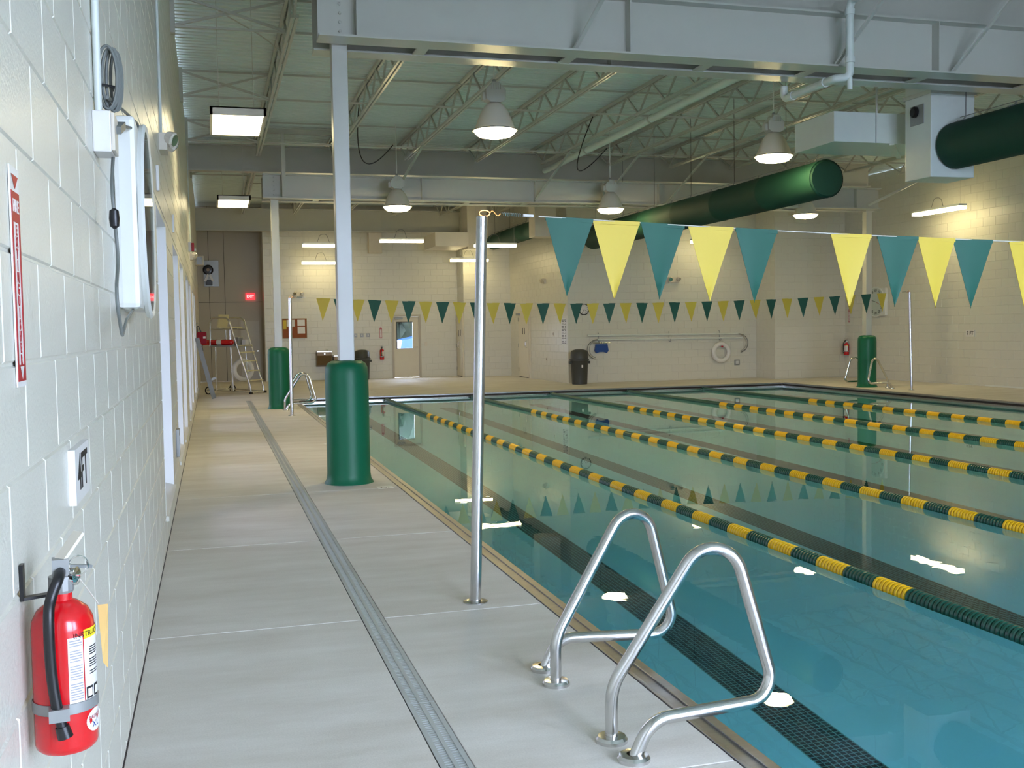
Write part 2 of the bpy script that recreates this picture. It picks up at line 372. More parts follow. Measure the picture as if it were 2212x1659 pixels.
for a, b in WIN: portal((WL-.23, (a+b)/2, (ZS0+ZS1)/2), (0, -math.pi/2, 0), ZS1-ZS0, b-a)
portal((6.0, FA+.3, 1.4), (-math.pi/2, 0, 0), .6, .9)
# ------------------------------------------------------------------ ceiling deck
cd = MB(); y = YB; prof = []
while y < YALC: prof += [(y, CEIL), (y+.05, CEIL), (y+.065, CEIL+.04), (y+.135, CEIL+.04)]; y += .15
prof.append((y, CEIL)); n = len(prof)
cd.add([(WL-.1, p[0], p[1]) for p in prof]+[(WR+.1, p[0], p[1]) for p in prof], [(i, i+1, n+i+1, n+i) for i in range(n-1)])
cd.box(WL-.3, WR+.3, YB-.3, YALC+.3, CEIL+.06, CEIL+.16)
struct(cd.build('ceiling', DECKW), 'ribbed white metal roof deck')
# ------------------------------------------------------------------ pool basin
PX0, PX1, PY0, PY1, ZW, ZF = 1.815, 14.2, 1.24, 24.1, -.10, -1.32
DX0 = 1.70
pf = MB(); pf.box(PX0-.3, PX1+.3, PY0-.3, PY1+.3, ZF-.2, ZF)
for a in ((PX0-.3, PX0+.0, PY0-.3, PY1+.3), (PX1, PX1+.3, PY0-.3, PY1+.3), (PX0, PX1, PY0-.3, PY0), (PX0, PX1, PY1, PY1+.3)): pf.box(*a, ZF, -.125)
struct(pf.build('floor_pool', PLASTER), 'pale blue pool basin under the water')
LANE = [PX0+(PX1-PX0)/6*(i+.5) for i in range(6)]
TP = .0315
def tile_mesh():
    mb = MB(); _tile(mb, 0, 0); return mb.mesh('tile', TILE)
def _tile(mb, x, y, h=.003, c=.0027):
    a, b = x-TP/2+c, x+TP/2-c; p, q = y-TP/2+c, y+TP/2-c
    mb.add([(a,p,0),(b,p,0),(b,q,0),(a,q,0),(a+c,p+c,h),(b-c,p+c,h),(b-c,q-c,h),(a+c,q-c,h)], [(4,5,6,7),(0,1,5,4),(1,2,6,5),(2,3,7,6),(3,0,4,7)])
TM = tile_mesh()
for i, x in enumerate(LANE):
    t = thing('lane_line', ['dark tiled lane line on the pool floor beside the long window wall', 'dark tiled lane line on the pool floor between the first and second float ropes', 'dark lane line on the pool floor between the second and third float ropes',
        'dark lane line on the pool floor between the third and fourth float ropes', 'dark lane line on the pool floor between the fourth and fifth float ropes', 'dark lane line on the pool floor beside the wall with the 7 FT sign'][i], 'lane line', (x, PY0+1.6, ZF))
    if i < 2:
        MB().box(x-.146, x+.146, PY0+1.6, PY1-1.6, ZF-.001, ZF+.001).build('grout_bed', mat('lane_grout', C(140, 178, 180), .8), t)
        rest = MB(); rows = int((PY1-PY0-3.2)/TP); near = 0
        for j in range(rows):
            for k in range(9):
                xx, yy = (k-4)*TP, (j+.5)*TP
                if i == 0 and near < 297 and j >= 34: inst('tile', TM, t, (xx, yy, .001)); near += 1
                else: _tile(rest, xx, yy)
        o = bpy.data.objects.new('tile', rest.mesh('tile', TILE)); COL.objects.link(o); o.parent = t; o['kind'] = 'stuff'; o.location = (0,0,.001)
    else:
        MB().box(x-.144, x+.144, PY0+1.6, PY1-1.6, ZF, ZF+.005).build('line_strip', TILE, t)
wat = MB().add([(PX0,PY0,ZW),(PX1,PY0,ZW),(PX1,PY1,ZW),(PX0,PY1,ZW)], [(0,1,2,3)]).build('pool_water', WATER); tag(wat, 'still clear turquoise water filling the pool', 'water', kind='stuff')
# stainless gutter on four sides: top lip, dark slot, lower lip
def gutter(name, label, x0, x1, y0, y1, side):
    g = thing('pool_gutter', label, 'gutter', ((x0+x1)/2, (y0+y1)/2, -.1), 'stainless gutters round the pool')
    def seg(nm, m, o0, o1, z0, z1, bev=0):       # o measured outward from the pool edge
        b = MB()
        if side == 'W': b.box(x0-o1, x0-o0, y0-o1, y1+o1, z0, z1, bev)
        if side == 'E': b.box(x1+o0, x1+o1, y0-o1, y1+o1, z0, z1, bev)
        if side == 'S': b.box(x0, x1, y0-o1, y0-o0, z0, z1, bev)
        if side == 'N': b.box(x0, x1, y1+o0, y1+o1, z0, z1, bev)
        return b.build(nm, m, g)
    seg('top_lip', GUT, 0, .045, -.028, .002, .004); seg('top_band', GUT, .045, .112, -.028, -.006); seg('back_lip', GUT, .098, .115, -.02, .004, .003)
    seg('slot', mat('slot_brown', C(58, 50, 44), .6), .06, .09, -.075, -.03); seg('lower_lip', STAIN if side == 'N' else GUT, .0, .075, -.122, -.068, .004)
gutter('g', 'stainless gutter along the deck with the trench drain', PX0, PX1, PY0, PY1, 'W')
gutter('g', 'stainless gutter along the deck under the wall with the 7 FT sign', PX0, PX1, PY0, PY1, 'E')
gutter('g', 'stainless gutter at the pool end facing the rescue poles', PX0, PX1, PY0, PY1, 'N')
gutter('g', 'stainless gutter at the pool end opposite the rescue poles', PX0, PX1, PY0, PY1, 'S')
# ------------------------------------------------------------------ concrete deck
fl = MB(); ox0, ox1, oy0, oy1 = DX0-.001, PX1+.116, PY0-.116, PY1+.116
for a in ((WL-.2, ox0, YB, YALC+.2), (ox1, WR+.2, YB, YALC+.2), (ox0, ox1, YB, oy0), (ox0, ox1, oy1, YALC+.2)): fl.box(*a, -.25, -.012)
floor = struct(fl.build('floor', JOINT), 'pale brushed concrete pool deck')
def slab(x0, x1, y0, y1): MB().box(x0+.004, x1-.004, y0+.004, y1-.004, -.02, 0, .003).build('concrete_slab', CONC, floor, origin=(0,0,0))
JY = [YB, -1.4, .9, 3.2, 5.4, 7.6, 9.95, 12.3, 14.7, 17.0, 19.35, 21.7, 24.1]
DR0, DR1 = .715, .825
for a, b in zip(JY, JY[1:]): slab(WL, DR0, a, b); slab(DR1, DX0, a, b)
for a, b in zip([24.1, 26.4, 28.7, 31.0], [26.4, 28.7, 31.0, YALC]):
    for c, d in zip([WL, 1.7, 3.9, 6.1, 8.0], [1.7, 3.9, 6.1, 8.0, 9.4]): slab(c, d, max(a, oy1) if c >= 1.6 else a, b)
for c, d in zip([9.4, 11.6, 13.9], [11.6, 13.9, 17.3]): slab(c, d, oy1, 27.2)
for a, b in zip(JY, JY[1:]): slab(ox1, WR, a, min(b, oy1))
for c, d in zip([DX0, 4.8, 8, 11.2], [4.8, 8, 11.2, ox1]):
    for a, b in ((YB, -1.4), (-1.4, oy0)): slab(c, d, a, b)
# trench drain
dr = thing('trench_drain', 'grey slotted trench drain running along the deck', 'drain', (.77, 1, 0))
MB().box(DR0, DR1, YB, 24.1, -.02, -.006).build('channel', mat('channel_grey', C(96, 100, 98), .7), dr)
gm = MB(); hw = (DR1-DR0)/2
gm.box(-hw, -.036, .003, .997, -.006, .001); gm.box(-.008, .008, .003, .997, -.006, .001); gm.box(.036, hw, .003, .997, -.006, .001)
for k in range(50):
    for s in (-1, 1): gm.box(min(s*.008, s*.036), max(s*.008, s*.036), k*.02+.003, k*.02+.014, -.006, -.0005)
gme = gm.mesh('grate_section', GRATE)
for k in range(-2, 24): inst('grate_section', gme, dr, (0, k-1+.1, 0))
# ground and green things outside
gr = MB(); gr.box(-30, WL-.25, -20, 60, -.3, -.1); gr.box(WL-.25, 40, YALC+.25, 70, -.3, -.1); gr.box(WL-.25, 40, -40, YB-.25, -.3, -.1)
struct(gr.build('ground', ASPH), 'ground outside the building')
struct(MB().box(WL-2.4, WL-.2, 5.0, 28.0, 2.62, 2.85).build('sky_blocker', STEELW), 'unseen slab added outside to block high sky above the tall windows')  # added out of view to cut sky light falling on the deck
# ================================================================== ROOF STEEL
def ibeam(name, label, cat, x0, x1, yc, z0, z1, fwid, tw=.012, tf=.02, group=None, stiff=(), sd=1, holes=None):
    t = thing(name, label, cat, ((x0+x1)/2, yc, z0), group)
    MB().box(x0, x1, yc-tw/2, yc+tw/2, z0+tf, z1-tf).build('web_plate', STEELW, t)
    MB().box(x0, x1, yc-fwid/2, yc+fwid/2, z0, z0+tf).build('bottom_flange', STEELW, t)
    MB().box(x0, x1, yc-fwid/2, yc+fwid/2, z1-tf, z1).build('top_flange', STEELW, t)
    for x in stiff: MB().box(x-.006, x+.006, yc-fwid/2+.01, yc-tw/2, z0+tf, z1-tf).build('stiffener', STEELW, t)
    if holes:
        for k in range(5): MB().lathe([(.014, 0), (.014, .014), (.008, .018)], (holes, yc-tw/2, z0+.08+k*.085), (0,-1,0), 8).build('bolt', STEELW, t)
    return t
G1N = ibeam('roof_girder', 'deep white steel girder with bolted end over the lone padded column', 'girder', 1.06, 15.15, 10.18, 4.28, 4.86, .28, stiff=(1.42, 4.2, 7.9, 9.5, 12.0), holes=1.27)
G1F = ibeam('roof_girder', 'white steel girder without bolts, tied alongside the bolted one over the lone padded column', 'girder', 1.06, 15.15, 10.70, 4.28, 4.86, .24, stiff=(4.2, 7.9, 12))
G2N = ibeam('roof_girder', 'white steel girder with bolted end over the padded column by the lifeguard chair', 'girder', 1.06, 14.95, 21.12, 4.13, 4.60, .26, stiff=(1.45, 4.2, 6.6, 8.1, 9.4, 11.2, 14.3), holes=1.27)
G2F = ibeam('roof_girder', 'white steel girder without bolts, tied to the one over the lifeguard chair column', 'girder', 1.06, 14.95, 21.62, 4.13, 4.60, .24)
for x in (2.1, 3.65, 5.2, 6.45, 7.9, 9.4, 11.2, 13):
    for (y0, y1, z, g) in ((10.32, 10.58, 4.283, G1N), (21.25, 21.50, 4.133, G2N)): MB().box(x-.06, x+.06, y0, y1, z, z+.014).build('tie_plate', STEELW, g)
ibeam('roof_beam', 'tall white roof beam above the girder pair by the lifeguard chair', 'beam', WL, 15.6, 22.45, 4.83, 5.38, .22)
ibeam('roof_beam', 'tall white roof beam above the girder pair over the lone padded column', 'beam', 1.0, 15.9, 10.44, 4.87, 5.38, .2)
ibeam('roof_beam', 'pale roof beam along the top of the drinking fountain wall', 'beam', WL, 9.3, 33.0, 4.62, 5.3, .3)
# open web joists
JX = [1.02+1.5*k for k in range(11)]
def joist_protos(y0, y1, z0, z1, n):
    pw = (y1-y0-1.6)/n; h = z1-z0-.05; d = pw/2
    tc = MB(); tc.box(-.05, -.012, y0, y1, z1-.05, z1); tc.box(.012, .05, y0, y1, z1-.05, z1)
    bc = MB(); bc.box(-.045, -.012, y0+.9, y1-.8, z0, z0+.04); bc.box(.012, .045, y0+.9, y1-.8, z0, z0+.04)
    wa = MB().bar((0, -d/2, z0+.02), (0, d/2, z1-.03), .026, .026, (1,0,0)); wb = MB().bar((0, -d/2, z1-.03), (0, d/2, z0+.02), .026, .026, (1,0,0))
    ea = MB().bar((0, y0+.1, z1-.03), (0, y0+.95, z0+.02), .028, .028, (1,0,0)); eb = MB().bar((0, y1-.1, z1-.03), (0, y1-.85, z0+.02), .028, .028, (1,0,0))
    return (tc.mesh('top_chord', STEELW), bc.mesh('bottom_chord', STEELW), wa.mesh('web_member', STEELW), wb.mesh('web_member', STEELW), ea.mesh('end_web', STEELW), eb.mesh('end_web', STEELW)), [(y0+.9+d*(k+.5)) for k in range(2*n)]
ORD = 'first second third fourth fifth sixth seventh eighth ninth tenth eleventh'.split()
def joists(y0, y1, n, label, group, xs):
    P, ys = joist_protos(y0, y1, 5.05, CEIL-.002, n)
    for x in xs:
        t = thing('roof_joist', label+', '+ORD[JX.index(x)]+' from the window wall', 'joist', (x, 0, 0), group)
        inst('top_chord', P[0], t); inst('bottom_chord', P[1], t); inst('end_web', P[4], t); inst('end_web', P[5], t)
        for k, y in enumerate(ys): inst('web_member', P[2+k % 2], t, (0, y, 0))
joists(11.3, 22.55, 9, 'white open web roof joist spanning between the two girder lines', 'joists over the pool', JX)
joists(22.6, 33.1, 8, 'white open web roof joist beyond the second girder line', 'joists beyond the pool', JX[:6])
joists(22.6, 26.9, 3, 'short white open web roof joist running to the pole wall', 'joists over the far right deck', JX[6:])
# bridging between the joists
for y in (12.9, 16.6, 20.35, 24.6, 28.6):
    for z, nm in ((5.44, 'upper'), (5.06, 'lower')):
        x1 = 16.0 if y < 25 else 9.2
        tag(MB().box(1.08, x1, y-.012, y+.012, z, z+.028).build('bridging_bar', STEELW, origin=(1.08, y, z)), '%s thin bridging bar crossing the roof joists, %s' % (nm, {12.9: 'close to the lone column girders', 16.6: 'midway between the two girder pairs', 20.35: 'before the lifeguard chair girders', 24.6: 'past the lifeguard chair girders', 28.6: 'above the fountain wall deck'}[y]), 'bridging bar')
    if y < 25:
        t = thing('cross_brace', 'white crossed angle braces on the window wall, %s' % {12.9: 'close to the lone column girders', 16.6: 'midway between the girder pairs', 20.35: 'before the chair column girders', 24.6: 'past the chair column girders'}[y], 'brace', (.3, y, 5.05))
        MB().bar((WL, y+.03, 5.08), (.96, y+.03, 5.44), .03, .03).build('brace_bar', STEELW, t); MB().bar((WL, y-.03, 5.44), (.96, y-.03, 5.08), .03, .03).build('brace_bar', STEELW, t)
        MB().box(WL, .96, y-.012, y+.012, 5.44, 5.468).build('brace_bar', STEELW, t); MB().box(WL, .96, y-.012, y+.012, 5.06, 5.088).build('brace_bar', STEELW, t)
        MB().box(WL, WL+.05, y-.06, y+.06, 4.98, 5.48).build('wall_plate', STEELW, t)
# kicker braces from the girders up to the joists
for x, nm in ((4.02, 'first'), (7.02, 'second'), (8.52, 'third')):
    tag(MB().bar((x-.4, 10.10, 4.32), (x, 9.2, 5.3), .05, .02).build('kicker_brace', STEELW, origin=(x-.4, 10.1, 4.3)), 'diagonal brace on the lone column girders, %s from their bolted end' % nm, 'brace')
for x, nm in ((4.02, 'first'), (7.02, 'second'), (8.52, 'third'), (10.02, 'fourth')):
    tag(MB().bar((x-.42, 21.02, 4.2), (x, 19.9, 5.06), .05, .02).build('kicker_brace', STEELW, origin=(x-.42, 21.0, 4.2)), 'diagonal brace on the lifeguard chair girders, %s from their bolted end' % nm, 'brace')
tag(MB().bar((14.6, 21.0, 4.2), (15.9, 19.8, 5.0), .05, .05).build('kicker_brace', STEELW, origin=(14.6, 21.0, 4.2)), 'diagonal brace at the girder end by the strip lit block wall', 'brace')
p = thing('roof_post', 'slim white post rising from the lifeguard chair girders to a short roof strut', 'post', (1.45, 20.96, 4.14))
MB().box(1.42, 1.49, 20.93, 20.985, 4.152, 5.42).build('post_shaft', STEELW, p); MB().box(1.05, 2.55, 20.9, 20.99, 5.36, 5.45).build('strut', STEELW, p)
# columns and their pads
def column(loc, ztop, label):
    x, y = loc; t = thing('steel_column', label, 'column', (x, y, 0), 'square white columns')
    MB().box(x-.076, x+.076, y-.076, y+.076, 0, ztop, .008).build('shaft', STEELW, t); MB().box(x-.13, x+.13, y-.12, y+.12, 0, .02).build('base_plate', STEELW, t)
    MB().box(x-.11, x+.11, y-.115, y+.115, ztop-.02, ztop).build('cap_plate', STEELW, t)
def pad(loc, label):
    x, y = loc; t = thing('column_pad', label, 'column pad', (x, y, 0), 'green column pads')
    pr = [(.245, 0), (.24, .012), (.222, .04), (.214, .10), (.213, .4), (.215, .8), (.214, 1.08), (.208, 1.15), (.188, 1.19), (.15, 1.215), (.105, 1.22), (.105, 1.20)]
    MB().lathe(pr, (x, y, 0), n=36, cap=False).build('pad_sleeve', GREEN, t, True)
    MB().lathe([(.105, 1.205), (.085, 1.222), (.08, 1.222)], (x, y, 0), n=24, cap=False).build('top_collar', GREEN, t, True)
C1, C2, C3 = (1.285, 10.45), (1.29, 21.37), (14.86, 21.42)
column(C1, 4.86, 'square white column standing alone beside the pool, with no grab rails by it'); pad(C1, 'dark green vinyl pad round the lone column without grab rails')
column(C2, 4.60, 'square white column beside the lifeguard chair'); pad(C2, 'dark green vinyl pad round the column beside the lifeguard chair')
column(C3, 4.13, 'square white column beside the large clock with numerals'); pad(C3, 'dark green vinyl pad round the column below the large clock with numerals')
# ================================================================== LAMPS
def highbay():
    t = thing('high_bay_lamp', '', 'lamp', (0,0,0), 'round pendant lamps')
    MB().lathe([(.009, .66), (.009, 1.62)], n=8).build('stem', WHITE, t)
    MB().lathe([(.02, .62), (.03, .655), (.02, .67)], n=10).build('stem_collar', GREYM, t)
    b = MB(); pts = [(-.065,.0),(.065,.0),(.125,.04),(.13,.15),(.10,.19),(.055,.215),(.045,.25),(-.045,.25),(-.055,.215),(-.10,.19),(-.13,.15),(-.125,.04)]
    b.prism(pts, (0,-.085,.375), X_, Z_, Y_, .17)
    for k in range(5): b.box(-.062+k*.03, -.056+k*.03, -.096, -.08, .53, .60)
    b.build('ballast_housing', STEELW, t)
    MB().box(-.165, -.12, -.05, .05, .40, .50, .01).build('terminal_box', STEELW, t)
    MB().lathe([(.0001, .378), (.075, .375), (.12, .34), (.17, .27), (.215, .17), (.245, .085), (.262, .045)], n=32, cap=False).build('reflector', BEIGE, t, True)
    MB().lathe([(.262, .05), (.285, .04), (.285, .028), (.262, .028)], n=32, cap=False).build('rim', GREYM, t, True)
    MB().lathe([(.268, .03), (.25, .0), (.21, -.035), (.13, -.052), (.0001, -.056)], n=28, cap=False).build('lens', HB, t, True)
    return t
proto = highbay()
LP = [((3.52,12.87,3.97), 'round pendant lamp over the lanes by the window wall, beside the lone column girders'), ((3.56,20.3,3.88), 'round pendant lamp over the lanes by the window wall, beside the lifeguard chair girders'),
      ((7.93,20.15,3.885), 'round pendant lamp over the middle lanes beside the lifeguard chair girders'), ((8.06,13.91,3.95), 'round pendant lamp beside the white box duct'),
      (tuple(at(1740,467,2,3.95)), 'round pendant lamp hanging closest to the column by the large numbered clock'), ((12.6,13.4,3.95), 'round pendant lamp over the lanes by the 7 FT wall, beside the lone column girders')]
for i, (l, lab) in enumerate(LP):
    if i == 0: proto.location = l; proto['label'] = lab
    else: dup(proto, l, lab)
def square_lamp(cx, y0, z, label):
    t = thing('square_lamp', label, 'lamp', (cx, y0+.65, z), 'boxed ceiling lamps'); w = .31; L = 1.3
    b = MB(); b.box(cx-w, cx+w, y0, y0+.03, z-.0, z+.09); b.box(cx-w, cx+w, y0+L-.03, y0+L, z, z+.09); b.box(cx-w, cx-w+.03, y0, y0+L, z, z+.09); b.box(cx+w-.03, cx+w, y0, y0+L, z, z+.09); b.box(cx-w, cx+w, y0, y0+L, z+.075, z+.09)
    b.build('housing', BEIGE, t)
    MB().box(cx-w+.03, cx+w-.03, y0+.03, y0+L-.03, z+.005, z+.02).build('lens', BX, t)
    for dx in (-.2, .2): MB().tube([(cx+dx, y0+.65, z+.09), (cx+dx, y0+.65, CEIL)], .004, 6).build('hanger_wire', STEELW, t)
square_lamp(.375, 12.35, 3.97, 'square white boxed lamp by the window wall beside the lone column girders')
square_lamp(.50, 20.6, 4.03, 'square white boxed lamp by the window wall beside the lifeguard chair girders')
def strip(c, label, L=1.22, along='X', w=.16):
    t = thing('strip_lamp', label, 'lamp', c, 'fluorescent strip lamps'); x, y, z = c; h = L/2; d = w/2
    def bx(a, b, c_, e, f, g, bev=0): return MB().box(x+a, x+b, y+c_, y+e, z+f, z+g, bev) if along == 'X' else MB().box(x+c_, x+e, y+a, y+b, z+f, z+g, bev)
    bx(-h, h, -d, d, .05, .10).build('housing', WHITE, t); bx(-h+.01, h-.01, -d-.01, d+.01, -.02, .05, .012).build('lens', ST, t)
    cu = [(x-.2, y, z+.1), (x-.12, y, z+.32), (x+.06, y, z+.34), (x+.14, y, z+.1)]
    MB().tube(fillet(cu, [.1, .1]), .006, 6).build('feed_cable', RUBBER, t)
    for s in (-.45, .45):
        q = (x+s*L, y) if along == 'X' else (x, y+s*L)
        MB().tube([(*q, z+.1), (*q, CEIL)], .003, 5).build('hanger_wire', STEELW, t)
strip((3.35, 32.75, 3.62), 'white strip lamp hung low before the wall above the fountains')
strip((3.1, 29.4, 3.88), 'white strip lamp above the deck before the bulletin board')
strip((5.1, 28.5, 3.94), 'white strip lamp above the glazed door deck')
strip((7.75, 28.5, 3.83), 'white strip lamp hung beside the short green duct')
strip((7.85, 32.0, 3.66), 'white strip lamp hung low before the double plaque door')
strip((13.1, 26.2, 3.78), 'white strip lamp before the ring buoy wall, half hidden by the flags', .9)
sa, sb = at(1978, 464, 0, 16.6), at(2080, 455, 0, 16.6)
strip((16.6, (sa.y+sb.y)/2, 4.1), 'white strip lamp close to the wall with the 7 FT sign, lighting it', sa.y-sb.y, 'Y', .22)
# ================================================================== DUCTS AND PIPES
def fabric_duct(y0, y1, x, z, r, label, hooks=True):
    t = thing('fabric_duct', label, 'duct', (x, y0, z), 'green air ducts')
    n = max(2, int((y1-y0)/1.5)); prof = [(r*.9, 0), (r, .03)]
    for k in range(1, n):
        a = (y1-y0)*k/n; prof += [(r, a-.03), (r*1.012, a-.015), (r*1.012, a+.015), (r, a+.03)]
    prof += [(r, y1-y0-.03), (r*.9, y1-y0)]
    MB().lathe(prof, (x, y0, z), (0,1,0), 40).build('duct_sleeve', DUCT, t, True)
    MB().lathe([(r+.004, .02), (r+.006, .05), (r+.004, .07)], (x, y0, z), (0,1,0), 40, cap=False).build('end_ring', DUCT, t, True)
    MB().tube([(x, y0+.1, z+r+.05), (x, y1-.1, z+r+.05)], .005, 6).build('support_cable', GREYM, t)
    for k in range(n*2):
        y = y0+.3+(y1-y0-.5)*k/(n*2-1)
        MB().tube([(x, y, z+r+.05), (x-.03, y, z+r), (x-.12, y, z+r*.92)], .012, 6).build('hanger_strap', GREYM, t)
        if k % 2: MB().tube([(x, y, z+r+.05), (x, y, CEIL)], .004, 5).build('hanger_wire', DARK, t)
fabric_duct(13.9, 23.9, 8.95, 3.68, .285, 'long dark green fabric duct hanging under the lifeguard chair girders')
fabric_duct(3.0, 11.1, 8.95, 3.68, .285, 'dark green fabric duct butting against the tall white duct drop')
fabric_duct(27.6, 32.4, 8.75, 4.28, .24, 'short dark green fabric duct among the strip lamps')
t = thing('duct_drop', 'tall white sheet metal duct drop at the mouth of the green duct', 'duct', (8.95, 11.4, 3.3))
MB().box(8.62, 9.26, 11.12, 11.62, 3.30, CEIL-.01, .01).build('duct_body', PIPEW, t); MB().box(8.60, 9.28, 11.10, 11.64, 4.32, 4.37).build('seam_band', STEELW, t)
MB().box(8.605, 8.62, 11.25, 11.50, 3.98, 4.22).build('damper_plate', GREYM, t); MB().lathe([(.07,0),(.07,.03),(.05,.045)], (8.605, 11.40, 4.14), (-1,0,0), 16).build('damper_motor', BLACK, t)
t = thing('box_duct', 'white rectangular box duct hung beside the duct drop', 'duct', (8.4, 12.4, 3.86))
MB().box(7.83, 9.5, 12.0, 12.95, 3.86, 4.25, .006).build('duct_body', PIPEW, t); MB().box(8.45, 8.46, 11.994, 12.0, 3.86, 4.25).build('duct_seam', GREYM, t)
MB().tube([(8.5, 12.05, 4.25), (8.5, 12.05, CEIL)], .015, 8).build('hanger_rod', STEELW, t); MB().bar((8.7, 12.0, 3.85), (9.5, 12.95, 3.85), .06, .02).build('bottom_flange', PIPEW, t)
t = thing('box_duct', 'cream box duct below the roof among the strip lamps', 'duct', (6.9, 30, 4.1))
MB().box(6.35, 7.35, 30.0, 31.6, 3.95, 4.36, .006).build('duct_body', BEIGE, t); MB().box(7.36, 7.95, 30.2, 30.9, 3.9, CEIL-.01, .01).build('duct_riser', BEIGE, t)
t = thing('duct_drop', 'cream sheet metal duct drop at the end of the short green duct', 'duct', (8.75, 27.3, 4.0)); MB().box(8.45, 9.05, 27.0, 27.55, 3.98, CEIL-.01, .01).build('duct_body', BEIGE, t)
t = thing('wall_riser', 'narrow cream boxed riser high on the fountain wall', 'riser', (5.1, 33.2, 4.0)); MB().box(4.88, 5.3, 33.16, 33.44, 3.98, 4.62, .01).build('riser_box', BEIGE, t)
t = thing('drain_pipe', 'white plastic drain pipe with elbows crossing under the lone column girders', 'pipe', (6.6, 9.85, 4.15))
MB().tube(fillet([(6.62, 7.0, 4.95), (6.62, 9.85, 4.92), (6.62, 9.85, 4.12), (6.5, 9.95, 4.12), (6.5, 10.98, 4.12), (6.5, 10.98, 4.27)], [.09, .06, .05, .07]), .042, 14).build('pipe_run', PIPEW, t, True)
for c, ax in (((6.62, 9.85, 4.80), Z_), ((6.62, 9.85, 4.30), Z_), ((6.5, 10.15, 4.12), Y_), ((6.5, 10.8, 4.12), Y_), ((6.62, 9.7, 4.92), Y_)): MB().lathe([(.052, -.03), (.052, .03)], c, ax, 14).build('coupling', PIPEW, t, True)
MB().tube([(6.62, 9.85, 4.12), (6.62, 9.85, 3.99)], .028, 10).build('cleanout', PIPEW, t, True)
t = thing('roof_pipe', 'thick pale green painted roof pipe running beside a joist over the pool', 'pipe', (7.2, 16, 5.0))
MB().tube([(7.2, 11.2, 4.98), (7.2, 22.2, 4.98)], .062, 16).build('pipe_run', DECKW, t, True)
for y in (13, 16.4, 19.5): MB().lathe([(.075, -.02), (.075, .02)], (7.2, y, 4.98), Y_, 16).build('pipe_clamp', STEELW, t, True)
for (a, m_, b, lab) in (((2.62, 18.6, CEIL-.03), (2.8, 19.4, 4.62), (3.5, 20.3, 5.1), 'looping black cable to the pendant lamp by the window wall'), ((7.0, 18.6, CEIL-.03), (7.0, 19.5, 4.6), (7.87, 20.15, 5.15), 'looping black cable to the pendant lamp over the middle lanes')):
    a, m_, b = Vector(a), Vector(m_), Vector(b)
    tag(MB().tube([a*(1-u)**2+(m_*2-(a+b)/2)*2*u*(1-u)+b*u*u for u in [k/16 for k in range(17)]], .01, 6).build('lamp_cable', BLACK, origin=a), lab, 'cable')
tag(MB().tube(fillet([(WL+.55, 13.6, 5.48), (WL+1.1, 13.3, 5.1), (1.0, 13.9, 5.06)], [.2]), .008, 6).build('hanging_wire', ROPE, origin=(.2, 13.6, 5.4)), 'thin white wire looping from the deck to the first joist', 'wire')
# ================================================================== LANE ROPES
RX = [3.86, 5.89, 7.87, 9.86, 11.9]; ZR = -.088
fm = {}
for nm, m in (('g', FLOATG), ('y', FLOATY)):
    fm[nm] = MB().lathe([(.016, -.016), (.046, -.0145), (.052, -.008), (.052, .008), (.046, .0145), (.016, .016)], n=16).mesh('float_disc', m, True)
    fm[nm].transform(Matrix.Rotation(-math.pi/2, 4, 'X'))
PIT = .0345
for i, x in enumerate(RX):
    t = thing('lane_rope', 'green and yellow float rope, %s from the deck with the trench drain' % ORD[i], 'lane rope', (x, PY0, ZR))
    MB().tube([(x, PY0+.02, ZR+.02), (x, PY0+.3, ZR), (x, PY1-.3, ZR), (x, PY1-.02, ZR+.02)], .008, 6).build('cable', ROPE, t)
    D = []; y = PY0+.15
    while y < PY1-.15:
        if y < 5.15 or y > 19.15: c = 'g'
        else: c = 'g' if int((y-5.15)/.31) % 2 else 'y'
        D.append((y, c)); y += PIT
    ok = []
    for q, (y, c) in enumerate(D):
        p = proj((x, y, ZR)); ok.append(-p[2] if p and -20 < p[0] < 2240 and p[1] < 1700 else -1e9)
    order = sorted(range(len(D)), key=lambda q: -ok[q]); rest = MB()
    for r, q in enumerate(order):
        y, c = D[q]
        if r < 280: inst('float_disc', fm[c], t, (0, y-PY0, 0))
        else:
            rest.cur = 0 if c == 'g' else 1
            rest.lathe([(.046, -.0145), (.052, -.008), (.052, .008), (.046, .0145)], (x, y, ZR), (0,1,0), 12)
    o = rest.build('float_disc', [FLOATG, FLOATY], t, True); o['kind'] = 'stuff'
    MB().lathe([(.03, 0), (.03, .05), (.012, .06)], (x, PY1-.09, ZR+.018), (0,1,0), 12).build('anchor_cup', FLOATG, t, True)
# ================================================================== FLAG POLES AND PENNANTS
def flagpole(x, y, label, top=2.13, lean=0):
    t = thing('flag_pole', label, 'pole', (x, y, 0), 'stainless pennant poles')
    MB().tube([(x, y, -.01), (x+lean, y, top)], .0305, 20).build('pole_tube', STAIN, t, True)
    MB().lathe([(.068, .0), (.068, .006), (.04, .014), (.031, .014)], (x, y, 0), n=24, cap=False).build('escutcheon', STAIN, t, True)
    MB().lathe([(.031, 0), (.031, .004), (.02, .008), (.0001, .01)], (x+lean, y, top), n=20, cap=False).build('cap', STAIN, t, True)
    s = 1 if x < 8 else -1
    MB().tube([(x+lean+.03*math.cos(a)+s*.015, y, top+.022+.016*math.sin(a)) for a in [k*math.pi/6 for k in range(12)]], .005, 6, closed=True).build('eye_loop', BRASS, t, True)
flagpole(1.36, 5.55, 'stainless flag pole standing between the lone padded column and a grab rail pair', 2.11, .075)
flagpole(1.375, 19.35, 'stainless flag pole beside the padded column of the lifeguard chair', 2.13, .02)
flagpole(14.95, 19.9, 'stainless flag pole by the wall with the large numbered clock', 2.17, -.06)
flagpole(14.8, 5.6, 'stainless flag pole holding the other end of the large pennant line', 2.12)
